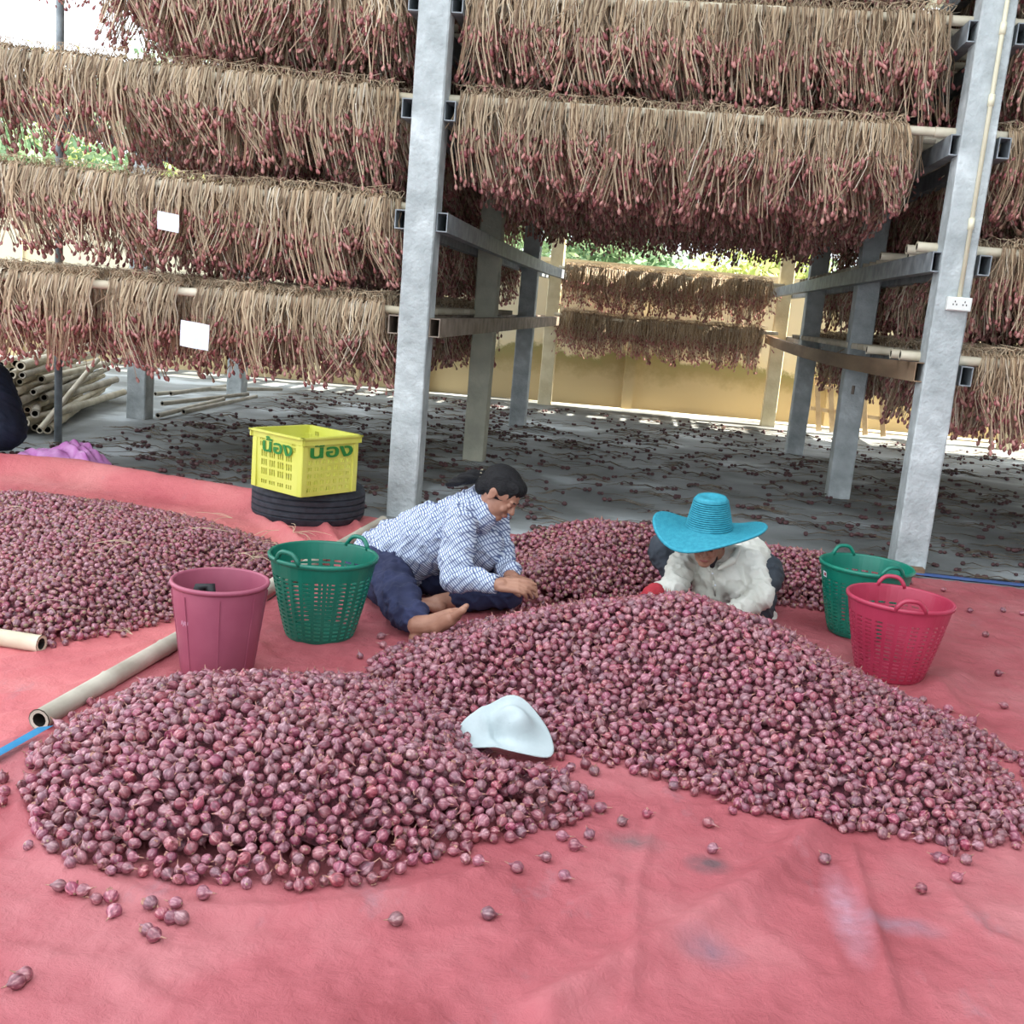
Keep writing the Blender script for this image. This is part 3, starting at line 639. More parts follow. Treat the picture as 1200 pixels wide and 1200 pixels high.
# the 300 that show largest become single things, the rest of each heap is one mass
front = sorted([p for p in placed if p[4] in (0, 1)], key=lambda p: p[0]**2+p[1]**2)
NS = 300-len(strays); quota = {0: int(NS*.62), 1: NS-int(NS*.62)}
solo = []; used = set()
for k in (0, 1):
    c = 0
    for p in sorted([q for q in front if q[4] == k], key=lambda p: math.hypot(p[0], p[1])-.5*p[2]):
        if c >= quota[k]: break
        i = int((p[0]-XG[0])/.02); j = int((p[1]-YG[0])/.02)
        solo.append(p); used.add(p); c += 1
lab = {0: ('red-purple shallot among the nearest of the front left heap', 'nearest shallots of the front left heap'), 1: ('red-purple shallot along the near foot of the big right heap', 'nearest shallots of the big right heap'),
       'front': ('loose shallot fallen on the tarp in front of the left heap and hat', 'stray shallots in front of the left heap'), 'right': ('loose shallot scattered on the tarp beside or below the big right heap', 'stray shallots around the big right heap'),
       'mid': ('loose shallot on the tarp between buckets, barefoot and hat', 'stray shallots between the left buckets and the hat')}
lab['mid'] = ('loose shallot on the tarp between the two left buckets and the white hat', lab['mid'][1])
for p in solo+strays:
    o = obj('shallot', SM[rr.randrange(10)], loc=p[:3], rot=srot() if p in used else (rr.gauss(1.35, .2), rr.gauss(0, .3), rr.random()*6.28), label=lab[p[4]][0], cat='shallot', group=lab[p[4]][1]); s_ = p[3]/SR; o.scale = (s_, s_, s_)
hl = ['front left heap of red-purple shallots on the tarp', 'big right-hand heap of red-purple shallots rising to a ridge before the blue hat', 'heap of shallots between and behind the two workers', 'wide flat heap of small shallots on the left tarpaulin']
for k in range(4):
    pts = [p for p in placed if p[4] == k and p not in used]
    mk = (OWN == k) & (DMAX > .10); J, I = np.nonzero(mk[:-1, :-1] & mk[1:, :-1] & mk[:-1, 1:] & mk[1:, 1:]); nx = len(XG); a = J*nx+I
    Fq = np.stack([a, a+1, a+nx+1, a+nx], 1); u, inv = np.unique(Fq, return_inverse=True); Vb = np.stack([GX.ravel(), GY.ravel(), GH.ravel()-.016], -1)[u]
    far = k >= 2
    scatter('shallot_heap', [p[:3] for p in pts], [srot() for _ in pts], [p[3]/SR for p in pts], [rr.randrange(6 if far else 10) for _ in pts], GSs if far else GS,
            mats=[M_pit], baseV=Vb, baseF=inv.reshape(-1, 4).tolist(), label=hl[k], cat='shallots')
print('shallots', len(placed), [sum(1 for p in placed if p[4] == k) for k in range(4)])

# ------------------------------------------------------------------ bamboo on the tarp
bamboo('bamboo_pole', (POLE_A[0]+.02, POLE_A[1], .052), (-1.43, 5.9, .06), .031, .028, M_bamgrey, label='long grey bamboo pole lying on the seam between the two tarpaulins', cat='bamboo pole')
bamboo('bamboo_pole', (-1.99, 3.34, .05), (-3.4, 3.42, .055), .030, .034, M_bamboo, label='pale bamboo pole end at the left frame edge below the flat heap', cat='bamboo pole')
mb = MB()
mb.box((0, 0, 0), (1.75, .06, .045), Matrix.Rotation(.0, 3, 'Z'), bev=.006); mb.build('timber_batten', M_timber, loc=(.78, 6.235, .045), label='weathered timber batten laid along the back edge of the tarpaulin', cat='timber')
mb = MB(); mb.tube([(1.35, 6.33, .01), (1.9, 6.35, .012), (2.3, 6.42, .012), (2.7, 6.30, .012), (3.4, 6.25, .01)], .009, 6); mb.build('cable', M_black, smooth=True, label='black cable snaking on the floor behind the right front post', cat='cable')

# ------------------------------------------------------------------ bucket, baskets, crate, tyre
def bucket():
    t = empty('bucket', (BUCKET[0], BUCKET[1], float(ground_z(BUCKET[0], BUCKET[1])[0])), label='rose pink plastic bucket standing behind the front left heap', cat='bucket')
    h = .315; mb = MB(); ra, rb = .118, .155
    mb.lathe([(0, 0), (ra, 0), (ra+.002, .004), (rb, h-.03), (rb+.001, h-.004), (rb-.003, h-.002), (ra-.004, .008), (0, .007)], 48)
    b = mb.build('body', M_bucket, t); autosmooth(b, 40)
    mb = MB(); mb.lathe([(rb-.001, h-.012), (rb+.006, h-.014), (rb+.010, h-.004), (rb+.007, h+.003), (rb-.001, h+.003), (rb-.003, h-.004)], 48, closed=True); mb.build('rim', M_bucket, t, smooth=True)
    for q in range(8):
        an = q*PI/4-.4; mb = MB(); P = [((ra+.002+(rb-ra)*f)*math.cos(an), (ra+.002+(rb-ra)*f)*math.sin(an), .005+f*(h-.035)) for f in (0, .5, 1)]; mb.tube(P, .0022, 4, False); mb.build('moulded_seam', M_bucket, t)
    # faded moulded maker's line on the front left, too worn to read
    mb = MB()
    for i in range(7):
        an = -2.16+i*.035; r_ = ra+(rb-ra)*.62+.0022; z = .19+.004*math.sin(i*2.3)
        mb.tube([(r_*math.cos(an), r_*math.sin(an), z-.006), (r_*math.cos(an+.012), r_*math.sin(an+.012), z+.007)], .0018, 4)
    mb.build('faded_marking', mat('faded_print', (204, 150, 170), rough=.6), t)
    mb = MB(); rb_ = random.Random(4)
    mb.tube([(-.10, -.02, h-.11), (-.07, .0, h-.035), (-.04, .01, h-.03), (-.01, -.02, h-.10)], [.015, .022, .02, .01], 7)
    o = mb.build('black_cloth', M_black, loc=t.location, smooth=True, label='scrap of black cloth showing inside the rose bucket', cat='cloth')
bucket()
def basket(x, y, rz, mt, sc, lb, sticker=False):
    z0 = float(ground_z(x, y)[0]); t = empty('basket', (x, y, z0), rz, label=lb, cat='basket')
    Hh = .295*sc; ra, rb = .118*sc, .188*sc; ncol = 26; nrow = 15
    ang = []
    for c in range(ncol): ang += [2*PI*(c/ncol), 2*PI*((c+.34)/ncol)]
    na_ = len(ang); zs = [0, .05]
    for r in range(nrow): zs += [.05+.77*(r+.5)/nrow, .05+.77*(r+1)/nrow]
    zs += [.88, 1.0]
    def rad(f): return ra+(rb-ra)*(f**.8)
    V = []; Fc = []
    for th in (0, .004):
        for f in zs:
            for q in ang: V.append(((rad(f)-th)*math.cos(q), (rad(f)-th)*math.sin(q), f*Hh))
    nz_ = len(zs); off = na_*nz_; solid = lambda i, j: not (1 <= i < 1+2*nrow and i % 2 == 1 and j % 2 == 1)
    idx = lambda i, j, s: s*off+i*na_+(j % na_)
    for i in range(nz_-1):
        for j in range(na_):
            if solid(i, j):
                Fc.append((idx(i, j, 0), idx(i, j+1, 0), idx(i+1, j+1, 0), idx(i+1, j, 0))); Fc.append((idx(i, j, 1), idx(i+1, j, 1), idx(i+1, j+1, 1), idx(i, j+1, 1)))
            else:
                for (a, b_) in (((i, j), (i, j+1)), ((i, j+1), (i+1, j+1)), ((i+1, j+1), (i+1, j)), ((i+1, j), (i, j))): Fc.append((idx(*a, 0), idx(*b_, 0), idx(*b_, 1), idx(*a, 1)))
    b = obj('lattice_body', mesh('lattice_body', V, Fc, mt), t)
    mb = MB(); mb.lathe([(0, .002), (ra, .002), (ra, .008), (0, .008)], 40); mb.build('base', mt, t)
    mb = MB(); mb.lathe([(rb-.004, Hh-.014), (rb+.005, Hh-.012), (rb+.007, Hh), (rb+.002, Hh+.006), (rb-.005, Hh+.003)], 48, closed=True); mb.build('rim', mt, t, smooth=True)
    for s in (0, PI):
        P = []
        for i in range(13):
            f = i/12; u = (f-.5)*2; hw = .052*sc; hz = (.040*(1-abs(u)**3.2))*sc
            q = s+u*hw/rb; P.append(((rb+.001)*math.cos(q), (rb+.001)*math.sin(q), Hh-.004+hz))
        mb = MB(); mb.tube(P, [.0088]*13, 8); mb.build('handle', mt, t, smooth=True)
    if sticker:
        mb = MB(); q = sticker; r_ = rad(.84)+.0015; V = []
        for zz in (.80, .88):
            for dq in (-.08, .08): V.append(((rad(zz)+.0016)*math.cos(q+dq), (rad(zz)+.0016)*math.sin(q+dq), zz*Hh))
        mb.add(V, [(0, 1, 3, 2)]); mb.build('sticker', M_white, t, label='small white and red sticker')
        V2 = []
        for zz in (.82, .86):
            for dq in (-.015, .06): V2.append(((rad(zz)+.0026)*math.cos(q+dq), (rad(zz)+.0026)*math.sin(q+dq), zz*Hh))
        mb = MB(); mb.add(V2, [(0, 1, 3, 2)]); mb.build('sticker_mark', M_glove, t)
    return t
basket(BASK[0], BASK[1], 1.15, M_green, 1.08, 'green slotted plastic basket left of the seated woman, empty')
basket(PINKB[0], PINKB[1], 1.55, M_pink, 1.06, 'crimson pink slotted plastic basket in front of the right-hand green basket')
basket(1.03, 4.80, 1.95, M_green2, 1.06, 'green slotted plastic basket half hidden behind the pink basket', sticker=-2.85-1.95)
# tyre
tx, ty = -1.90, 5.98; tz = float(ground_z(tx, ty)[0])-.004
t = empty('tyre', (tx, ty, tz), label='black car tyre lying flat under the yellow crate', cat='tyre')
mb = MB(); prof = []
R0, hw = .325, .105
outer = [(R0-.115, hw*.62), (R0-.10, hw*.86), (R0-.05, hw), (R0-.018, hw*.9), (R0-.004, hw*.70)]
for z in (.55, .50, .49, .44, .22, .17, .16, .11): outer.append((R0+(-.008 if z in (.50, .49, .17, .16) else .001), hw*z))
outer += [(a, -b) for a, b in outer[::-1]]
inner = [(R0-.112, -hw*.5), (R0-.06, -hw*.8), (R0-.02, -hw*.5), (R0-.015, 0), (R0-.02, hw*.5), (R0-.06, hw*.8), (R0-.112, hw*.5)]
mb.lathe([(a, b+hw) for a, b in outer+inner], 64, closed=True); o = mb.build('tread_and_sidewall', M_rubber, t); autosmooth(o, 30)
mb = MB(); mb.lathe([(R0-.118, hw*1.6), (R0-.108, hw*1.60), (R0-.106, hw*1.7), (R0-.118, hw*1.72)], 48, closed=True); mb.lathe([(R0-.118, hw*.28), (R0-.108, hw*.3), (R0-.106, hw*.4), (R0-.118, hw*.4)], 48, closed=True); mb.build('bead', M_rubber, t, smooth=True)
# crate
def crate():
    base = tz+2*hw; c0 = G(352, 584, base)[:2]; e1 = np.array((.5, .866)); e1 /= np.linalg.norm(e1); e2 = np.array((-e1[1], e1[0]))
    rz = math.atan2(e1[1], e1[0]); La, Lb, Hc = .41, .41, .325     # right face, left face, height
    t = empty('crate', (c0[0], c0[1], base), rz, label='yellow plastic crate with green lettering on top of the tyre', cat='crate')
    tk = .006
    def wall(name, L_, mk, loc, rot, holes):
        xs = {0, L_}; zs = {0, Hc}
        for (a, b_, c, d) in holes: xs |= {a, b_}; zs |= {c, d}
        xs = sorted(xs); zs = sorted(zs); V = []; Fc = []; nx = len(xs); nz_ = len(zs); o_ = nx*nz_
        for y in (0, tk):
            for z in zs:
                tp = .012*(1-z/Hc)
                for x in xs: V.append((x+(tp if x < L_*.5 else -tp)*(1 if x in (0, L_) else 0), y+tp, z))
        def hole(i, j):
            mx_, mz_ = (xs[i]+xs[i+1])/2, (zs[j]+zs[j+1])/2; return any(a < mx_ < b_ and c < mz_ < d for a, b_, c, d in holes)
        for j in range(nz_-1):
            for i in range(nx-1):
                a, b_, c, d = j*nx+i, j*nx+i+1, (j+1)*nx+i+1, (j+1)*nx+i
                if hole(i, j):
                    for (p, q, ii, jj) in ((a, b_, i, j-1), (b_, c, i+1, j), (c, d, i, j+1), (d, a, i-1, j)): 
                        if not (0 <= ii < nx-1 and 0 <= jj < nz_-1 and hole(ii, jj)): Fc.append((p, q, q+o_, p+o_))
                else: Fc += [(a, b_, c, d), (a+o_, d+o_, c+o_, b_+o_)]
        o = obj(name, mesh(name, V, Fc, M_yellow), t, loc=loc, rot=rot); return o
    holes = []       # left (long) face: groups of upright slots in a grid
    for gx in range(4):
        for gz in range(4):
            for s in range(3):
                x0 = .072+gx*.068+s*.0175; z0 = .03+gz*.050; holes.append((x0, x0+.011, z0, z0+(.022 if gz == 0 else .036)))
    for x0 in (.062, .318):
        for gz in range(2):
            for s in range(3): holes.append((x0+s*.0125, x0+s*.0125+.008, .236+gz*.034, .262+gz*.034))
    hr = []
    for gx in range(7):
        for gz in range(5):
            hr.append((.05+gx*.047, .05+gx*.047+.010, .025+gz*.038, .047+gz*.038)); hr.append((.068+gx*.047, .068+gx*.047+.008, .025+gz*.038, .047+gz*.038))
    # local axes: x along the right face, y along the left face
    wr = wall('side_panel', La, 0, (0, 0, 0), (0, 0, 0), hr)
    wl = wall('side_panel', Lb, 0, (0, Lb, 0), (0, 0, -PI/2), holes)
    wall('side_panel', La, 0, (La, Lb, 0), (0, 0, PI), hr); wall('side_panel', Lb, 0, (La, 0, 0), (0, 0, PI/2), holes)
    mb = MB(); mb.box((La/2, Lb/2, .006), (La-.03, Lb-.03, .008)); mb.build('base', M_yellow, t)
    mb = MB()
    for (cx_, cy_, dx, dy) in ((La/2, -.006, La+.036, .024), (La/2, Lb+.006, La+.036, .024), (-.006, Lb/2, .024, Lb+.036), (La+.006, Lb/2, .024, Lb+.036)): mb.box((cx_, cy_, Hc-.006), (dx, dy, .012), bev=.002); mb.box((cx_+(.008 if dx < .1 and cx_ < 0 else 0), cy_, Hc-.026), (dx*.98 if dx > .1 else .008, dy*.98 if dy > .1 else .008, .034))
    mb.build('rim', M_yellow, t)
    for (x, y) in ((0, 0), (La, 0), (0, Lb), (La, Lb)):
        mb = MB(); sx_, sy_ = (1 if x == 0 else -1), (1 if y == 0 else -1)
        mb.box((x+sx_*.018, y-sy_*.0005+sy_*.004, Hc/2-.02), (.034, .012, Hc-.05), bev=.002); mb.box((x+sx_*.005, y+sy_*.018, Hc/2-.02), (.012, .034, Hc-.05), bev=.002); mb.build('corner_post', M_yellow, t)
    def letters(parent_loc, rot, size, sx_):
        cu = bpy.data.curves.new('lettering', 'FONT'); cu.body = 'น้อง'; cu.size = size; cu.align_x = 'CENTER'; cu.extrude = .0012; cu.offset = .0022
        o = bpy.data.objects.new('lettering', cu); COL.objects.link(o); dg = bpy.context.evaluated_depsgraph_get(); me = bpy.data.meshes.new_from_object(o.evaluated_get(dg)); COL.objects.unlink(o); bpy.data.objects.remove(o)
        me.materials.clear(); me.materials.append(M_letter); q = obj('lettering', me, t, loc=parent_loc, rot=rot); q.scale = (sx_, 1, 1)
    letters((La/2, -.0045, Hc-.112), (PI/2, 0, 0), .098, 1.95); letters((-.0045, Lb/2-.005, Hc-.112), (PI/2, 0, -PI/2), .098, 1.5)
crate()
#@@PART3
# ------------------------------------------------------------------ hats
def blue_hat(loc, rot):
    t = empty('straw_hat', loc, label='turquoise woven hat with tall flat crown and wide brim on the crouching worker', cat='hat'); t.rotation_euler = rot
    M_hb = mat('turquoise_straw', (36, 138, 160), (52, 154, 174), .65, 60, .2, 160)
    n = 72; V = []; prof = []
    for i in range(9): prof.append((.001+.052*i/8, .140-.006*math.cos(i/8*PI)*1.0-.004))
    prof.append((.061, .141)); prof.append((.066, .134))
    for i in range(15):
        for a, b in ((0, .0), (.35, .0048), (.7, .0)): f = (i+a)/15; prof.append((.066+.030*f+b, .132-.132*f))
    nb = 15
    for i in range(nb):
        for a, b in ((0.0, 0), (.5, .0060)): f = (i+a)/nb; prof.append((.098+.127*f, .0-.018*f+b+.010*f*f))
    prof += [(.226, -.006), (.228, -.009), (.225, -.012)]
    for (r, z) in prof:
        for j in range(n):
            q = 2*PI*j/n; f = max(0, (r-.092)/.134); z = z-(.0 if r < .095 else 0); el = 1+.06*math.cos(2*q)*f
            w_ = f*f*(.040*math.cos(2*q)+.018*math.cos(q+.3)-.012*math.cos(3*q+.4)); V.append((r*math.cos(q)*el, r*math.sin(q)*(1 if f == 0 else 1-.04*f), z+w_))
    k = len(prof); Fc = [(i*n+j, i*n+(j+1) % n, (i+1)*n+(j+1) % n, (i+1)*n+j) for i in range(k-1) for j in range(n)]
    nc = 11; fc = (nc+45)*n
    split = 9+2+45-1
    a = mesh('crown', V, [f for f in Fc if f[0] < split*n], M_hb, True); b = mesh('brim', V, [f for f in Fc if f[0] >= split*n], M_hb, True)
    for nm, me in (('crown', a), ('brim', b)):
        o = obj(nm, me, t); md = o.modifiers.new('t', 'SOLIDIFY'); md.thickness = .003
    return t
def white_hat():
    p = G(595, 864, .078)
    n = 64; m_ = 26; V = []
    for i in range(m_+1):
        f = i/m_
        for j in range(n):
            q = 2*PI*j/n; R = .148*(1+.13*math.cos(2*q+.1)-.09*math.cos(3*q-.9)-.05*math.sin(q)); x = R*f*math.cos(q); y = R*f*math.sin(q)*.92
            cx_, cy_ = x+.015, y-.03; d = math.hypot(cx_/.082, cy_/.072); crown = .078/(1+(math.hypot((x-.01)/.066, (y-.025)/.05))**4)
            dent = -.045*math.exp(-(((x+.035)/.038)**2+((y+.005)/.04)**2))+.018*math.exp(-(((x+.075+y*.4)/.018)**2+(y/.08)**2))
            z = .012+crown+dent+f*f*(.035*math.cos(2*q+2.9)+.018)+.006*math.sin(5*q)*f*f+.05*max(0, y)*f
            V.append((x, y, z))
    Fc = [(i*n+j, i*n+(j+1) % n, (i+1)*n+(j+1) % n, (i+1)*n+j) for i in range(m_) for j in range(n)]
    V = [(x*.86, y*.86, z*.9) for x, y, z in V]
    o = obj('sun_hat', mesh('sun_hat', V, Fc, M_hatw, True), loc=p, rot=(.42, .05, .06), label='white floppy sun hat lying between the two front heaps', cat='hat'); md = o.modifiers.new('t', 'SOLIDIFY'); md.thickness = .003
white_hat()

# ------------------------------------------------------------------ people: one continuous surface from round cones, voxel-remeshed
def v3(*a): return np.array(a, float)
def sph(mb, c, r, n=16, Rm=None):
    V = []; Fc = []; r = np.array(r if hasattr(r, '__len__') else (r, r, r), float); k = n//2
    for i in range(k+1):
        a = PI*i/k
        for j in range(n): q = 2*PI*j/n; p = v3(math.sin(a)*math.cos(q), math.sin(a)*math.sin(q), math.cos(a))*r; V.append((Rm @ p if Rm is not None else p)+c)
    Fc = [(i*n+j, i*n+(j+1) % n, (i+1)*n+(j+1) % n, (i+1)*n+j) for i in range(k) for j in range(n)]; mb.add(V, Fc)
def cone(mb, p0, r0, p1, r1, n=16):
    p0 = np.array(p0, float); p1 = np.array(p1, float); sph(mb, p0, r0, n); sph(mb, p1, r1, n); mb.tube([p0, p1], [r0, r1], n)
def chain(mb, *pr, n=16):
    for (a, ra), (b, rb) in zip(pr[:-1], pr[1:]): cone(mb, a, ra, b, rb, n)
def remesh(name, mb, vox, mt, parent=None, smooth=4, fine=(), fold=None, cut=None, **k):
    "fine: (centre, radius) zones kept crisp;  fold(V) -> offset along the normal"
    me = mesh(name, mb.V, mb.F, mt); o = bpy.data.objects.new(name, me); COL.objects.link(o)
    md = o.modifiers.new('r', 'REMESH'); md.mode = 'VOXEL'; md.voxel_size = vox
    dg = bpy.context.evaluated_depsgraph_get(); dg.update(); m2 = bpy.data.meshes.new_from_object(o.evaluated_get(dg)); COL.objects.unlink(o); bpy.data.objects.remove(o)
    nv = len(m2.vertices); V = np.zeros(nv*3); m2.vertices.foreach_get('co', V); V = V.reshape(-1, 3); E_ = np.zeros(len(m2.edges)*2, int); m2.edges.foreach_get('vertices', E_); E_ = E_.reshape(-1, 2)
    w = np.ones(nv)
    for c, r in fine: d = np.linalg.norm(V-np.array(c), axis=1); w = np.minimum(w, np.clip((d-r)/(r*.4+1e-6), .12, 1))
    deg = np.bincount(E_.ravel(), minlength=nv)[:, None]
    for _ in range(smooth):
        s = np.stack([np.bincount(E_[:, 0], V[E_[:, 1], c], nv)+np.bincount(E_[:, 1], V[E_[:, 0], c], nv) for c in range(3)], 1)/np.maximum(deg, 1); V = V+(s-V)*.6*w[:, None]
    m2.vertices.foreach_set('co', V.ravel()); m2.update()
    if fold:
        Nn = np.zeros(nv*3); m2.vertex_normals.foreach_get('vector', Nn); V = V+Nn.reshape(-1, 3)*fold(V)[:, None]; m2.vertices.foreach_set('co', V.ravel()); m2.update()
    if cut is not None:      # open edge: drop everything the cut function rejects
        bm = bmesh.new(); bm.from_mesh(m2); keep = cut(V); bmesh.ops.delete(bm, geom=[bm.verts[i] for i in np.nonzero(~keep)[0]] if not bm.verts.ensure_lookup_table() else [], context='VERTS'); bm.to_mesh(m2); bm.free()
    m2.name = name; m2.materials.clear(); m2.materials.append(mt); m2.polygons.foreach_set('use_smooth', [True]*len(m2.polygons)); return obj(name, m2, parent, **k)
def basis(fwd, up):
    f = np.array(fwd, float); f /= np.linalg.norm(f); u = np.array(up, float); u -= f*(u@f); u /= np.linalg.norm(u); r = np.cross(f, u); return np.stack([r, f, u], 1)   # local x right, y forward, z up
def hand(mb, wrist, fwd, back, side, curl=(.5, .6, .7, .75), s=1.0, thumb_in=.4):
    "fwd: along the hand, back: normal out of the back of the hand, side: +1 right hand / -1 left"
    B = basis(fwd, back); P = lambda x, y, z: np.array(wrist)+B@(v3(x*side, y, z)*s)
    tips = []
    cone(mb, P(0, -.015, 0), .024*s, P(0, .012, 0), .023*s, 12)
    for x in (-.026, -.010, .008, .024): cone(mb, P(x*.75, .008, 0), .0145*s, P(x, .072, -.001), .0115*s, 10)
    sph(mb, P(-.020, .030, -.012), v3(.016, .026, .014)*s, 12)
    for i, (x, L, c) in enumerate(zip((-.029, -.0095, .0095, .028), (.070, .078, .072, .056), curl)):
        p = P(x, .074, 0); a = 0; r = .0093*s; seg = (L*.46, L*.30, L*.24)
        for q, l in enumerate(seg):
            a += c*(.75, 1.0, .7)[q]; d = B@v3(x*1.3*(1-c)*side, math.cos(a), -math.sin(a)); d /= np.linalg.norm(d); p2 = p+d*l*s; cone(mb, p, r, p2, r*.9, 10); p = p2; r *= .9
        tips.append(p)
    p = P(-.030, .018, -.008)
    for (d, l, r) in (((-.75, .55, -.45), .036, .0115), ((-.45+.5*thumb_in, .85, -.5), .030, .0100), ((-.2+.6*thumb_in, .95, -.35), .024, .0088)):
        dd = B@(v3(d[0]*side, d[1], d[2])); dd /= np.linalg.norm(dd); p2 = p+dd*l*s; cone(mb, p, r*s, p2, r*.9*s, 10); p = p2
    return tips
def foot(mb, ankle, toe, up, s=1.0, tl=1.0):
    "bare foot: heel, arch, ball and five toes"
    B = basis(np.array(toe)-np.array(ankle), up); P = lambda x, y, z: np.array(ankle)+B@(v3(x, y, z)*s)
    sph(mb, P(0, -.028, -.034), v3(.031, .034, .032)*s, 14); chain(mb, (P(0, 0, 0), .033*s), (P(0, .04, -.025), .032*s), (P(.0, .115, -.046), .026*s)); chain(mb, (P(0, -.02, -.042), .026*s), (P(-.02, .06, -.050), .020*s), (P(-.012, .125, -.052), .023*s))
    chain(mb, (P(.012, .06, -.045), .026*s), (P(.026, .118, -.052), .023*s))
    for i, (x, y, r) in enumerate(((.034, .168, .0135), (.012, .172, .0098), (-.006, .166, .0092), (-.022, .157, .0088), (-.037, .146, .0085))): cone(mb, P(x*.95, .128-.004*i, -.053), r*s, P(x*1.18, y*1.07, -.053), r*s, 10)
def head(mb, c, fwd, up, s=1.0):
    B = basis(fwd, up); P = lambda x, y, z: np.array(c)+B@(v3(x, y, z)*s); E_ = lambda p, r, n=16: sph(mb, P(*p), v3(*r)*s, n, B)
    E_((0, -.008, .028), (.074, .093, .082), 24); E_((0, .026, -.028), (.058, .060, .072), 20); E_((0, .058, -.082), (.030, .026, .022)); E_((0, .030, -.064), (.050, .045, .040))
    E_((0, .078, .018), (.046, .012, .012)); E_((.030, .066, -.028), (.022, .018, .020)); E_((-.030, .066, -.028), (.022, .018, .020))
    cone(mb, P(0, .082, .008), .008*s, P(0, .101, -.024), .0115*s, 10); E_((.011, .092, -.027), (.008, .009, .007), 10); E_((-.011, .092, -.027), (.008, .009, .007), 10)
    E_((0, .085, -.050), (.021, .009, .0052), 12); E_((0, .084, -.060), (.018, .009, .0058), 12)
    for x in (-.027, .027): E_((x, .078, .0), (.0155, .010, .0085), 12)
    for x in (-.076, .076): E_((x, -.002, -.008), (.007, .018, .030), 12); E_((x*1.05, -.010, .004), (.006, .014, .018), 12)
    return B, P
def face_parts(parent, B, P, s):
    for x in (-.027, .027):
        mb = MB(); sph(mb, P(x, .0795, .0005), v3(.0115, .0085, .0035)*s, 12, B); mb.build('eye', M_hair, parent, smooth=True)
        mb = MB(); mb.tube([P(x*.45, .088, .018), P(x, .088, .023), P(x*1.55, .078, .018)], [.0022*s, .0030*s, .0016*s], 6); mb.build('eyebrow', M_hair, parent, smooth=True)
    mb = MB(); sph(mb, P(0, .0885, -.0545), v3(.019, .0065, .0065)*s, 12, B); mb.build('lips', mat('lips', (150, 84, 78), rough=.5), parent, smooth=True)
def folds(amp, fx, fy, seed, fine=.5):
    def f(V):
        a = V[:, 0]*fx*1.3+V[:, 2]*fx*.9+seed; b = V[:, 1]*fy+V[:, 2]*fy*1.2-V[:, 0]*fy*.7
        r1 = (1-np.abs(2*fbm(a, b*.6, 2)-.75)*1.6); r2 = (1-np.abs(2*fbm(b*1.7+4, a*2.2, 2)-.75)*1.6)
        return amp*(1.1*np.clip(r1, 0, 1)**2+.8*np.clip(r2, 0, 1)**3-.7)
    def f_old(V): return amp*((fbm(V[:, 0]*fx+V[:, 2]*fx*.8+seed, V[:, 1]*fy+V[:, 2]*fy*.6+seed, 3)-.45)*2+fine*(np.abs(fbm(V[:, 0]*fx*2.6-V[:, 2]*fx*1.7, V[:, 1]*fy*2+seed*3, 2)-.4)))
    return f
def stripe_shirt():
    m, nt, b = newmat('striped_checked_cotton'); L = nt.links.new; tc = N(nt, 'ShaderNodeTexCoord')
    last = None
    for rot, sc, w, c in (((0, math.radians(40), 0), 205, .52, None), ((math.radians(20), math.radians(-50), math.radians(10)), 88, .80, None)):
        mp = N(nt, 'ShaderNodeMapping'); mp.inputs['Rotation'].default_value = rot; L(tc.outputs['Object'], mp.inputs[0])
        wv = N(nt, 'ShaderNodeTexWave', wave_type='BANDS', bands_direction='X'); wv.inputs['Scale'].default_value = sc/6.283*1.0; wv.inputs['Distortion'].default_value = 1.2; wv.inputs['Detail'].default_value = 1; wv.inputs['Detail Scale'].default_value = .6
        L(mp.outputs[0], wv.inputs[0]); th = N(nt, 'ShaderNodeMapRange'); th.inputs[1].default_value = w; th.inputs[2].default_value = w+.22; L(wv.outputs['Fac'], th.inputs[0])
        last = th.outputs[0] if last is None else (lambda mx: (L(last, mx.inputs[0]), L(th.outputs[0], mx.inputs[1]), mx.outputs[0])[2])(N(nt, 'ShaderNodeMath', operation='MAXIMUM'))
    mx = N(nt, 'ShaderNodeMix', data_type='RGBA'); L(last, mx.inputs[0]); mx.inputs[6].default_value = lin((206, 214, 228)); mx.inputs[7].default_value = lin((92, 104, 142)); L(mx.outputs[2], b.inputs['Base Color']); b.inputs['Roughness'].default_value = .9
    return m
M_stripe = stripe_shirt()

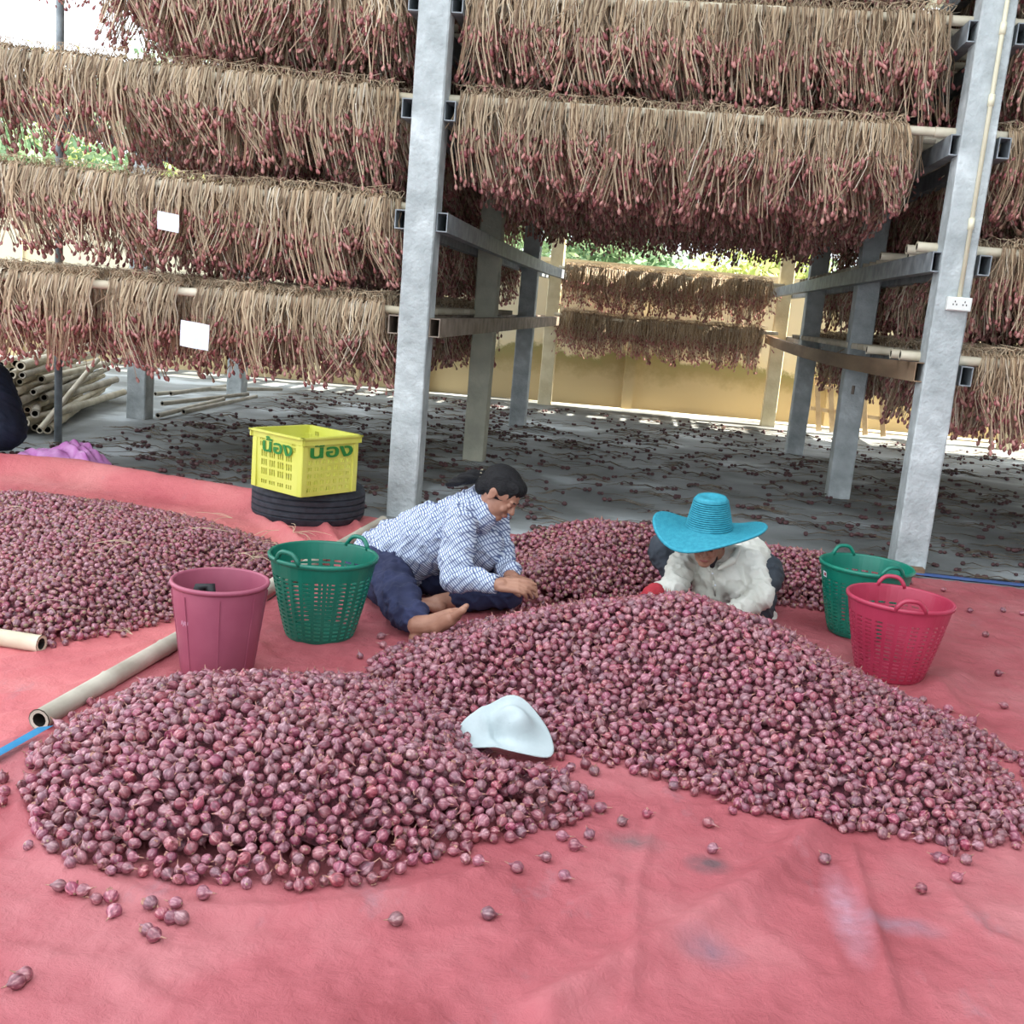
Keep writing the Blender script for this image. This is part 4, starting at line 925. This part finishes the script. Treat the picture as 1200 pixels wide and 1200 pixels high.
def woman_seated():
    gz = float(ground_z(-1.0, 4.5)[0])
    t = empty('person', (0, 0, 0), label='woman in striped shirt and navy trousers sitting barefoot with legs spread, sorting shallots', cat='person')
    pel = v3(-1.085, 4.55, gz+.14); chest = A(528, 618, 4.47); sho = A(556, 597, 4.45); neck = A(571, 590, 4.42); hd = A(586, 578, 4.40)
    shR, shL = A(538, 612, 4.30), A(578, 612, 4.62); elR = A(533, 678, 4.22); wrR = A(584, 685, 4.17); elL = A(590, 655, 4.58); wrL = A(600, 676, 4.36)
    hipR, hipL = pel+v3(.02, -.10, -.02), pel+v3(.05, .10, -.02); knR = v3(-.93, 4.17, gz+.10); anR = A(487, 757, 3.93); knL = A(592, 703, 4.50); anL = A(512, 713, 4.32)
    knL[2] = max(knL[2], gz+.075); anL[2] = max(anL[2], gz+.05); anR[2] = gz+.075
    anR[2] = gz+.062; toeR = anR+v3(.13, -.02, .135); up_s = v3(-.75, .05, .65)
    m = MB(); cone(m, pel, .105, (pel+chest)/2, .10); cone(m, (pel+chest)/2, .10, chest, .11); cone(m, chest, .11, sho, .085); chain(m, (shR, .045), (sho, .06), (shL, .045)); chain(m, (sho, .055), (neck, .047), (hd+v3(-.02, 0, -.01), .05))
    for a, b_, c in ((shR, elR, wrR), (shL, elL, wrL)): chain(m, (a, .044), (b_, .036), (c, .025))
    for a, b_, c in ((hipR, knR, anR), (hipL, knL, anL)): chain(m, (a, .085), (b_, .055), (c, .034))
    hf = v3(.80, -.28, -.62); hu = v3(.60, -.05, .80); B, P = head(m, hd, hf, hu, .96)
    hand(m, wrR, v3(.93, .12, .02), v3(-.1, -.55, .83), 1, (.22, .34, .46, .58), 1.08, .6); hand(m, wrL, v3(.80, -.40, -.08), v3(-.05, .1, .98), -1, (.3, .4, .5, .6), 1.05, .7)
    foot(m, anR, toeR, up_s, 1.18); foot(m, anL, anL+v3(-.10, .02, .0), v3(.0, .9, .45), .9)
    fine = [(wrR+v3(.08, 0, 0), .12), (wrL+v3(.06, -.03, 0), .11), (hd, .13), ((anR+toeR)/2, .12)]
    body = remesh('body', m, .0042, M_skin, t, 5, fine); face_parts(t, B, P, .96)
    s = MB(); cone(s, pel+v3(.0, 0, .01), .150, pel+(chest-pel)*.35, .148); cone(s, pel+(chest-pel)*.35, .148, pel+(chest-pel)*.75, .142); cone(s, pel+(chest-pel)*.75, .142, chest+v3(.02, 0, .0), .128); cone(s, chest+v3(.02, 0, 0), .125, sho, .092)
    cone(s, pel+v3(.12, -.02, .05), .11, chest+v3(.03, 0, -.03), .105); chain(s, (chest+v3(.05, 0, -.02), .10), (A(568, 640, 4.48), .085), (A(545, 665, 4.5), .09))
    chain(s, (sho, .085), (sho*.4+neck*.6+v3(.0, 0, -.012), .070)); sph(s, sho+v3(.035, -.05, -.01), .07)
    chain(s, (shR, .064), (sho+v3(-.03, 0, 0), .078), (shL, .064)); cuffR = wrR+(elR-wrR)*.22; cuffL = wrL+(elL-wrL)*.22
    chain(s, (shR, .068), (shR+(elR-shR)*.5, .066), (elR, .058)); chain(s, (elR, .058), (cuffR, .041)); chain(s, (shL, .066), (elL, .054), (cuffL, .040)); 
    chain(s, (pel+v3(-.02, -.12, -.04), .065), (pel+v3(.10, -.11, -.06), .06), (pel+v3(.14, .1, -.02), .06))
    remesh('shirt', s, .007, M_stripe, t, 5, fold=folds(.016, 9, 9, 3))
    c = MB(); chain(c, (neck+v3(-.035, -.045, .012), .014), (neck+v3(-.045, 0, .030), .015), (neck+v3(-.03, .05, .012), .014)); chain(c, (neck+v3(-.035, -.045, .012), .014), (neck+v3(.01, -.05, -.035), .012), (neck+v3(.03, -.02, -.06), .010)); remesh('collar', c, .005, M_stripe, t, 2)
    for w_, e_ in ((cuffR, elR), (cuffL, elL)):
        d = (w_-e_)/np.linalg.norm(w_-e_); c = MB(); c.tube([w_-d*.02, w_+d*.035, w_+d*.036], [.043, .039, .030], 20); c.build('cuff', M_stripe, t, smooth=True)
    c = MB()
    q = MB(); chain(q, (pel+v3(0, 0, -.01), .135), (hipR, .122), (knR, .084)); chain(q, (knR, .084), (anR+(knR-anR)*.18, .062)); chain(q, (pel+v3(0, 0, -.01), .13), (hipL, .118), (knL, .070)); chain(q, (knL, .068), (anL+(knL-anL)*.3, .05)); sph(q, pel+v3(-.02, 0, -.02), (.15, .17, .125))
    remesh('trousers', q, .007, M_navy, t, 5, fold=folds(.016, 8, 9, 5))
    h = MB(); Ph = P; sph(h, Ph(0, -.018, .036), v3(.082, .096, .084)*.97, 24, B); sph(h, Ph(0, .035, .070), v3(.066, .050, .038), 16, B); sph(h, Ph(0, -.07, -.015), v3(.066, .045, .055), 16, B)
    remesh('hair', h, .005, M_hair, t, 2, fold=lambda V: .0022*np.sin(((V-hd)@B)[:, 0]*330+6*np.sin(((V-hd)@B)[:, 1]*18)))
    h = MB(); b0 = Ph(0, -.105, .0); chain(h, (b0, .026), (b0+v3(-.045, -.01, -.002), .030), (b0+v3(-.09, -.02, -.02), .024), (b0+v3(-.145, -.03, -.045), .012)); remesh('ponytail', h, .005, M_hair, t, 2, fold=lambda V: .003*np.sin(V[:, 1]*260+V[:, 2]*200))
    tor = MB(); 
    for i in range(10):
        q0 = i/10*2*PI; tor.box(b0+v3(-.012, .026*math.cos(q0), .026*math.sin(q0)), (.008, .008, .008), bev=.001)
    tor.build('hair_tie', mat('patterned_hair_tie', (60, 54, 50), (210, 200, 170), .6, 120), t)
    return t
woman_seated()

def woman_crouching():
    t = empty('person', (0, 0, 0), label='crouching worker in pale button shirt and red glove bending over the shallots', cat='person')
    Yb = 4.62
    hd = A(829, 634, 4.55); neck = A(838, 646, 4.66); sho = A(840, 655, 4.72); chest = A(844, 682, 4.76); pel = v3(.50, 5.02, .20)
    shR, shL = A(801, 658, 4.70), A(880, 660, 4.74); elR = A(788, 690, 4.50); wrR = A(762, 696, 4.42); elL = A(892, 700, 4.60); wrL = A(852, 722, 4.42)
    hipR, hipL = pel+v3(-.09, -.02, 0), pel+v3(.09, -.02, 0); knR = A(778, 645, 4.86); anR = A(803, 705, 4.80); knL = A(884, 712, 4.68); anL = v3(.62, 4.98, .07)
    anR[2] = max(anR[2], .07)
    m = MB(); cone(m, pel, .105, (pel+chest)/2, .10); cone(m, (pel+chest)/2, .10, chest, .10); cone(m, chest, .10, sho, .075); chain(m, (shR, .042), (sho, .055), (shL, .042)); chain(m, (sho, .05), (neck, .043), (hd+v3(0, .02, -.01), .045))
    for a, b_, c in ((shR, elR, wrR), (shL, elL, wrL)): chain(m, (a, .042), (b_, .034), (c, .024))
    for a, b_, c in ((hipR, knR, anR), (hipL, knL, anL)): chain(m, (a, .08), (b_, .052), (c, .034))
    B, P = head(m, hd, v3(-.12, -.90, -.30), v3(-.03, -.3, .95), .93)
    hand(m, wrR, v3(-.55, -.62, -.30), v3(-.3, -.2, .9), 1, (.4, .45, .5, .55)); hand(m, wrL, v3(-.70, -.50, -.30), v3(.1, -.25, .95), -1, (.4, .5, .6, .6))
    foot(m, anR, anR+v3(-.02, -.12, -.03), v3(0, 0, 1), .9); foot(m, anL, anL+v3(.03, -.12, -.03), v3(0, 0, 1), .9)
    remesh('body', m, .0045, M_skin, t, 5, [(wrR+v3(-.05, -.05, -.02), .11), (wrL+v3(-.06, -.04, -.02), .11), (hd, .12)]); face_parts(t, B, P, .95)
    g = MB(); cone(g, wrR+(elR-wrR)*.22, .044, wrR, .036); hand(g, wrR, v3(-.55, -.62, -.30), v3(-.3, -.2, .9), 1, (.4, .45, .5, .55), 1.08); remesh('glove', g, .0045, M_glove, t, 2, label='dark red cloth glove')
    s = MB(); cone(s, pel+v3(0, -.03, .06), .14, (pel+chest)/2+v3(0, 0, .02), .135); cone(s, (pel+chest)/2+v3(0, 0, .02), .135, chest, .125); cone(s, chest, .122, sho, .088); chain(s, (shR, .060), (sho, .076), (shL, .062))
    cR, cL = wrR+(elR-wrR)*.45, wrL+(elL-wrL)*.15
    chain(s, (shR, .060), ((shR+elR)/2, .060), (elR, .054)); chain(s, (elR, .054), (cR, .043)); chain(s, (shL, .064), ((shL+elL)/2, .064), (elL, .058)); chain(s, (elL, .058), (cL, .044))
    chain(s, (A(872, 690, 4.86), .07), (A(893, 712, 4.92), .05), (A(905, 733, 4.90), .026), (A(922, 739, 4.88), .012))
    sph(s, A(842, 676, 4.68), (.125, .10, .085), 20); sph(s, A(830, 694, 4.66), (.07, .07, .07), 16); sph(s, A(864, 690, 4.68), (.07, .07, .06), 16)
    remesh('shirt', s, .007, M_shirt2, t, 4, fold=folds(.011, 10, 9, 8))
    pk = MB(); cone(pk, A(833, 654, 4.60), .030, A(834, 662, 4.575), .016); remesh('undershirt', pk, .006, M_inner, t, 1)
    pk = MB(); chain(pk, (A(833, 664, 4.572), .0045), (A(836, 680, 4.565), .0045), (A(838, 698, 4.59), .0045)); pk.build('placket', M_shirt2, t, smooth=True)
    c = MB(); chain(c, (A(820, 646, 4.60), .013), (A(826, 656, 4.54), .014), (A(831, 668, 4.525), .008)); chain(c, (A(864, 645, 4.64), .015), (A(858, 657, 4.54), .019), (A(842, 667, 4.515), .008)); chain(c, (A(820, 646, 4.60), .013), (neck+v3(0, .05, .03), .014), (A(862, 645, 4.66), .014)); remesh('collar', c, .0045, M_shirt2, t, 2)
    mb = MB()
    for (x, y) in ((835, 672), (838, 686)): sph(mb, A(x, y, 4.56), .0045, 8)
    mb.build('button', M_white, t)
    q = MB(); sph(q, pel+v3(0, 0, -.01), (.16, .14, .12)); chain(q, (hipR, .115), (knR, .070), (anR+(knR-anR)*.35, .052)); chain(q, (hipL, .115), (knL, .078), (anL, .06)); remesh('trousers', q, .007, M_dark, t, 4, fold=folds(.014, 8, 8, 2))
    h = MB(); sph(h, P(0, -.022, .028), v3(.074, .082, .080), 20, B); sph(h, P(0, -.05, -.03), v3(.066, .045, .05), 16, B); remesh('hair', h, .006, M_hair, t, 2)
    hc = v3(hd[0], hd[1]+.004, hd[2]+.052); blue_hat(tuple(hc), (.13, .0, -.35))
woman_crouching()

def sitting_edge():
    t = empty('person', (0, 0, 0), label='person in dark blue clothes at the left frame edge, seen only as a bent back', cat='person')
    pel = v3(-4.42, 6.90, .19); ch = v3(-4.50, 6.86, .50); sho = v3(-4.62, 6.80, .66); hd = v3(-4.74, 6.74, .82)
    shR, shL = v3(-4.64, 6.64, .62), v3(-4.60, 6.96, .62); elR, elL = v3(-4.80, 6.58, .40), v3(-4.82, 7.0, .40); wrR, wrL = v3(-4.98, 6.64, .25), v3(-4.98, 6.94, .25)
    m = MB(); chain(m, (pel, .12), (ch, .12), (sho, .09), (hd+v3(.02, 0, -.04), .05)); B, P = head(m, hd, v3(-.85, 0, -.5), v3(-.4, 0, .9)); chain(m, (shR, .045), (sho, .06), (shL, .045))
    for a, b_, c in ((shR, elR, wrR), (shL, elL, wrL)): chain(m, (a, .045), (b_, .037), (c, .026))
    for y, sg in ((6.74, 1), (7.04, -1)): chain(m, (v3(-4.45, y, .19), .09), (v3(-4.86, y, .36), .06), (v3(-4.72, y, .08), .038)); foot(m, v3(-4.72, y, .08), v3(-4.9, y, .05), v3(0, 0, 1), .95)
    hand(m, wrR, v3(-.9, .1, -.4), v3(0, 0, 1), 1); hand(m, wrL, v3(-.9, -.1, -.4), v3(0, 0, 1), -1); remesh('body', m, .007, M_skin, t, 3, [(wrR, .15), (wrL, .15), (hd, .13)]); face_parts(t, B, P, 1)
    s = MB(); chain(s, (pel+v3(0, 0, .03), .17), (pel*.5+ch*.5, .175), (ch, .165), (sho, .11)); chain(s, (shR, .07), (sho, .08), (shL, .07)); chain(s, (shR, .068), (elR, .058), (wrR+(elR-wrR)*.2, .044)); chain(s, (shL, .068), (elL, .058), (wrL+(elL-wrL)*.2, .044)); remesh('jacket', s, .009, M_jacket, t, 4, fold=folds(.01, 7, 7, 4))
    q = MB(); sph(q, pel, (.17, .20, .16)); 
    for y in (6.74, 7.04): chain(q, (v3(-4.45, y, .19), .12), (v3(-4.86, y, .36), .08), (v3(-4.73, y, .15), .055))
    remesh('trousers', q, .009, M_jacket, t, 4, fold=folds(.007, 7, 7, 4))
    h = MB(); sph(h, P(0, -.018, .03), v3(.082, .097, .086), 20, B); sph(h, P(0, -.06, -.03), v3(.066, .045, .05), 16, B); remesh('hair', h, .007, M_hair, t, 2)
sitting_edge()

# ------------------------------------------------------------------ purple plastic sheet
bm = bmesh.new(); bmesh.ops.create_grid(bm, x_segments=70, y_segments=34, size=.5)
for v in bm.verts:
    x, y = v.co.x, v.co.y; e = max(0, 1-abs(x*2)**4)*max(0, 1-abs(y*2)**3)
    h = .01+e*(.10*float(fbm(np.array([x*5+4.]), np.array([y*4+2.]), 3)[0])+.03*abs(math.sin(x*9+6*y+3*math.sin(y*6))))
    v.co = (x*.62+.03*math.sin(y*9), y*.32+.03*math.sin(x*11), h*(1.5+.5*math.tanh(x*9)))
me = bpy.data.meshes.new('plastic_bag'); bm.to_mesh(me); bm.free(); me.materials.append(M_purple); me.polygons.foreach_set('use_smooth', [True]*len(me.polygons))
obj('plastic_bag', me, loc=(-3.93, 6.84, .0), rot=(0, 0, .05), label='crumpled purple plastic sheet beside the dark clothed person', cat='plastic bag')

# ------------------------------------------------------------------ stack of bamboo on the left
dr = np.array((-.325, .945)); nrm = np.array((.945, .325)); rb = random.Random(5)
lvl = 0; kk = 0
for lay, (cnt, z) in enumerate(((11, .045), (10, .115), (9, .185), (8, .255), (7, .325), (5, .395), (4, .46), (3, .52))):
    for i in range(cnt):
        off = (i-cnt)*.085-.0+rb.uniform(-.02, .02)-lay*.03; s0 = rb.uniform(-.25, .35)+lay*.05; base = np.array((-4.58, 7.86))+nrm*off+dr*s0; L_ = rb.uniform(2.4, 3.2); an = rb.gauss(0, .055); d2 = np.array((dr[0]*math.cos(an)-dr[1]*math.sin(an), dr[0]*math.sin(an)+dr[1]*math.cos(an)))
        e = base+d2*L_; r = rb.uniform(.026, .038); dz = rb.uniform(-.02, .05); kk += 1
        bamboo('bamboo_pole', (base[0], base[1], z), (e[0], e[1], z+dz), r, r*.85, rb.choice([M_bamboo, M_bamgrey, M_bamboo]), label='dry bamboo pole in the stack behind the steel pole on the left', cat='bamboo pole', group='bamboo poles stacked on the left')
for (a, b_, z0, z1, l) in (((-4.62, 7.72), (-4.95, 9.2), .07, .52, 'slanting bamboo pole lying across the face of the left bamboo stack'),):
    bamboo('bamboo_pole', (*a, z0), (*b_, z1), .026, .022, M_bamboo, label=l, cat='bamboo pole')
for i, (px0, py0, px1, py1) in enumerate(((185, 492, 262, 474), (190, 480, 290, 470), (200, 470, 285, 459), (182, 466, 250, 462), (215, 490, 300, 473), (240, 464, 330, 466))):
    p, q = G(px0, py0), G(px1, py1); z = .04+.02*(i % 3); bamboo('bamboo_pole', (p[0], p[1], z), (q[0], q[1], z+.02), .024, .02, M_bamgrey, label='loose bamboo pole on the floor right of the concrete post by the stack', cat='bamboo pole', group='loose bamboo poles behind the left racks')

# ------------------------------------------------------------------ wooden rack leaning at the back wall
t = empty('wooden_ladder', (2.25, 14.9, 0), .08, label='pale wooden slatted frame leaning in front of the back wall on the right', cat='wooden frame')
def bar(nm, a, b_, w=.05, d=.03):
    a = np.array(a, float); b_ = np.array(b_, float); L_ = np.linalg.norm(b_-a); f = (b_-a)/L_; R = basis(f, v3(0, 1, 0.01)); mb = MB(); mb.box((a+b_)/2, (w, L_, d), R, bev=.004); mb.build(nm, M_wood, t)
bar('rail', (-.1, 0, .30), (.95, 0, .24)); bar('rail', (-.08, 0, .60), (.9, 0, .56))
for x in (.0, .18, .62, .86): bar('upright', (x+.05, -.04, .01), (x-.06, .03, .72), .07)
bar('rail', (.3, .03, .80), (.55, .03, .58))

# ------------------------------------------------------------------ fallen stalks and bulbs on the concrete
def litter_mesh(seed):
    r = random.Random(seed); mb = MB(); L_ = r.uniform(.16, .34)
    for i in range(r.choice((1, 2, 3))):
        a = r.gauss(0, .16); P = [(0, 0, .012), (-L_*.3, a*L_*.3, .02+r.random()*.012), (-L_*.65, a*L_*.8, .008), (-L_, a*L_*1.3, .004)]; mb.tube(P, [.003, .003, .002, .0012], 3, False)
        if r.random() < .6: mb.tube([(-L_*.5, 0, .01), (-L_*.7, .04*r.choice((-1, 1)), .01)], [.002, .001], 3, False)
    n = len(mb.F); q = .013
    for i in range(r.choice((1, 1, 2, 3))): x, y = r.uniform(-.005, .02)+i*.018, r.uniform(-.014, .014); mb.tube([(x-.016, y, .012), (x-.006, y, .014), (x+.008, y, .014), (x+.016, y, .012)], [.003, q, q*.95, .003], 7); 
    mb.M[n:] = [1]*(len(mb.F)-n); return mb.me('fallen_shallot', [M_stalkd, M_bulbd], True)
LM_ = [litter_mesh(i) for i in range(9)]; GL = gn_tree(src_collection('fallen_shallot', LM_))
pts = []; rl = random.Random(9)
def on_tarp(x, y): return y < 6.34+max(0, -x-2.4)*.18
while len(pts) < 1900:
    x = rl.uniform(-6, 6); y = 6.3+rl.random()**1.25*8; dens = .35+.65*(1 if x < -1 else .45 if x < 1.4 else .8); dens *= .35+1.3*float(fbm(np.array([x*.9]), np.array([y*1.3]), 2)[0])
    if rl.random() > dens or on_tarp(x, y) or (x < -4.3 and y > 7.5 and x < -4.3-.0) or (abs(x-tx) < .4 and abs(y-ty) < .42): continue
    if any(abs(x-X) < .13 and abs(y-Y) < .13 for X in (XL, XR, -4.66) for Y in YS): continue
    pts.append((x, y, 0, (rl.gauss(0, .05), 0, rl.gauss(.0, .35)+(PI if rl.random() < .35 else 0)), rl.uniform(.8, 1.2), rl.randrange(9)))
pts.sort(key=lambda p: p[1])
for p in pts[:240]:
    side = 'left of the left front post' if p[0] < XL else 'between the two front posts' if p[0] < XR else 'right of the right front post'
    o = obj('fallen_shallot', LM_[p[5]], loc=p[:3], rot=p[3], label=f'dried shallot with stalk fallen on the front concrete {side}', cat='fallen shallot', group=f'fallen dried shallots on the front floor, {side}'); o.scale = (p[4],)*3
p2 = pts[240:]; scatter('fallen_shallots', [p[:3] for p in p2], [p[3] for p in p2], [p[4] for p in p2], [p[5] for p in p2], GL, label='litter of dried shallots and stalks on the concrete under the racks', cat='litter')

# ------------------------------------------------------------------ trees beyond the wall
def tree(x, y, h, rad, mt, lb, seed):
    r = random.Random(seed); g = np.random.default_rng(seed); t = empty('tree', (x, y, 0), label=lb, cat='tree', group='trees beyond the back wall')
    mb = MB(); mb.tube([(0, 0, 0), (.1, 0, h*.4), (-.05, .1, h*.75)], [.16, .12, .05], 8)
    for i in range(6): q = r.random()*6.28; mb.tube([(0, 0, h*(.4+.05*i)), (math.cos(q)*rad*.6, math.sin(q)*rad*.6, h*(.6+.05*i))], [.06, .02], 5)
    mb.build('trunk', M_timber, t)
    nc = 26; C_ = np.stack([g.normal(0, rad*.5, nc), g.normal(0, rad*.5, nc), h*.62+g.normal(0, h*.2, nc)], 1); n = 5200; ci = g.integers(0, nc, n); P = C_[ci]+g.normal(0, rad*.19, (n, 3)); P = P[P[:, 2] > .5]; n = len(P)
    a = g.normal(0, 1, (n, 3)); a /= np.linalg.norm(a, axis=1)[:, None]; b = np.cross(a, g.normal(0, 1, (n, 3))); b /= np.linalg.norm(b, axis=1)[:, None]; s_ = g.uniform(.06, .13, (n, 1))
    V = np.concatenate([P-a*s_, P+b*s_*.45, P+a*s_, P-b*s_*.45]); Fc = [(i, n+i, 2*n+i, 3*n+i) for i in range(n)]; obj('foliage', mesh('foliage', V, Fc, mt), t, kind='stuff')
for i, (x, y, h, rad, mt, lb) in enumerate(((-11.5, 19, 4.4, 1.6, M_leafg, 'hazy green tree farthest left beyond the wall, seen between the racks'), (-9.2, 20, 4.9, 1.7, M_leafg, 'green tree beyond the wall, second from the left between the racks'),
        (-6.8, 19, 4.0, 1.5, M_leafy, 'yellow-green tree beyond the wall behind the left racks'), (-3.8, 21, 4.2, 1.6, M_leafg, 'green tree beyond the wall behind the left front post'), (-.9, 20, 3.3, 1.3, M_leafg, 'dark green bush top over the wall at the left of the open bay'),
        (1.6, 20.5, 2.9, 1.2, M_leafy, 'yellow-green tree top over the wall at the right of the open bay'), (4.6, 20, 4.0, 1.6, M_leafg, 'green tree beyond the wall behind the right racks'), (-13.5, 22, 5.2, 2, M_leafy, 'pale tree beyond the wall at the left frame edge'))):
    tree(x, y, h, rad, mt, lb, 50+i)

# ------------------------------------------------------------------ straw wisps on the wide heap and round its rim
def wisp(seed):
    r = random.Random(seed); mb = MB()
    for i in range(3):
        a = r.gauss(0, .5); L_ = r.uniform(.1, .24); P = [(L_*f*math.cos(a*(1+f*.5)), L_*f*math.sin(a*(1+f*.5)), .012+.012*math.sin(f*PI)) for f in (0, .2, .4, .6, .8, 1)]; mb.tube(P, [.0013]*5+[.0007], 3, False)
    return mb.me('straw_wisp', M_stalk)
GW = gn_tree(src_collection('straw_wisp', [wisp(i) for i in range(6)])); rw = random.Random(3); pw = []
while len(pw) < 24:
    px, py = (rw.uniform(150, 350), rw.uniform(596, 668)) if rw.random() < .6 else (rw.uniform(0, 350), rw.uniform(590, 740)); p = G(px, py, .08); z = samp(GH, p[0], p[1])
    if z is None or DMAX[j0(p[1]), i0(p[0])] < -.25: continue
    pw.append((p[0], p[1], z+.005))
scatter('straw_wisps', pw, [(0, 0, rw.random()*6.28) for _ in pw], [rw.uniform(.7, 1.3) for _ in pw], [rw.randrange(6) for _ in pw], GW, label='wisps of dry straw lying over the wide left heap', cat='straw')
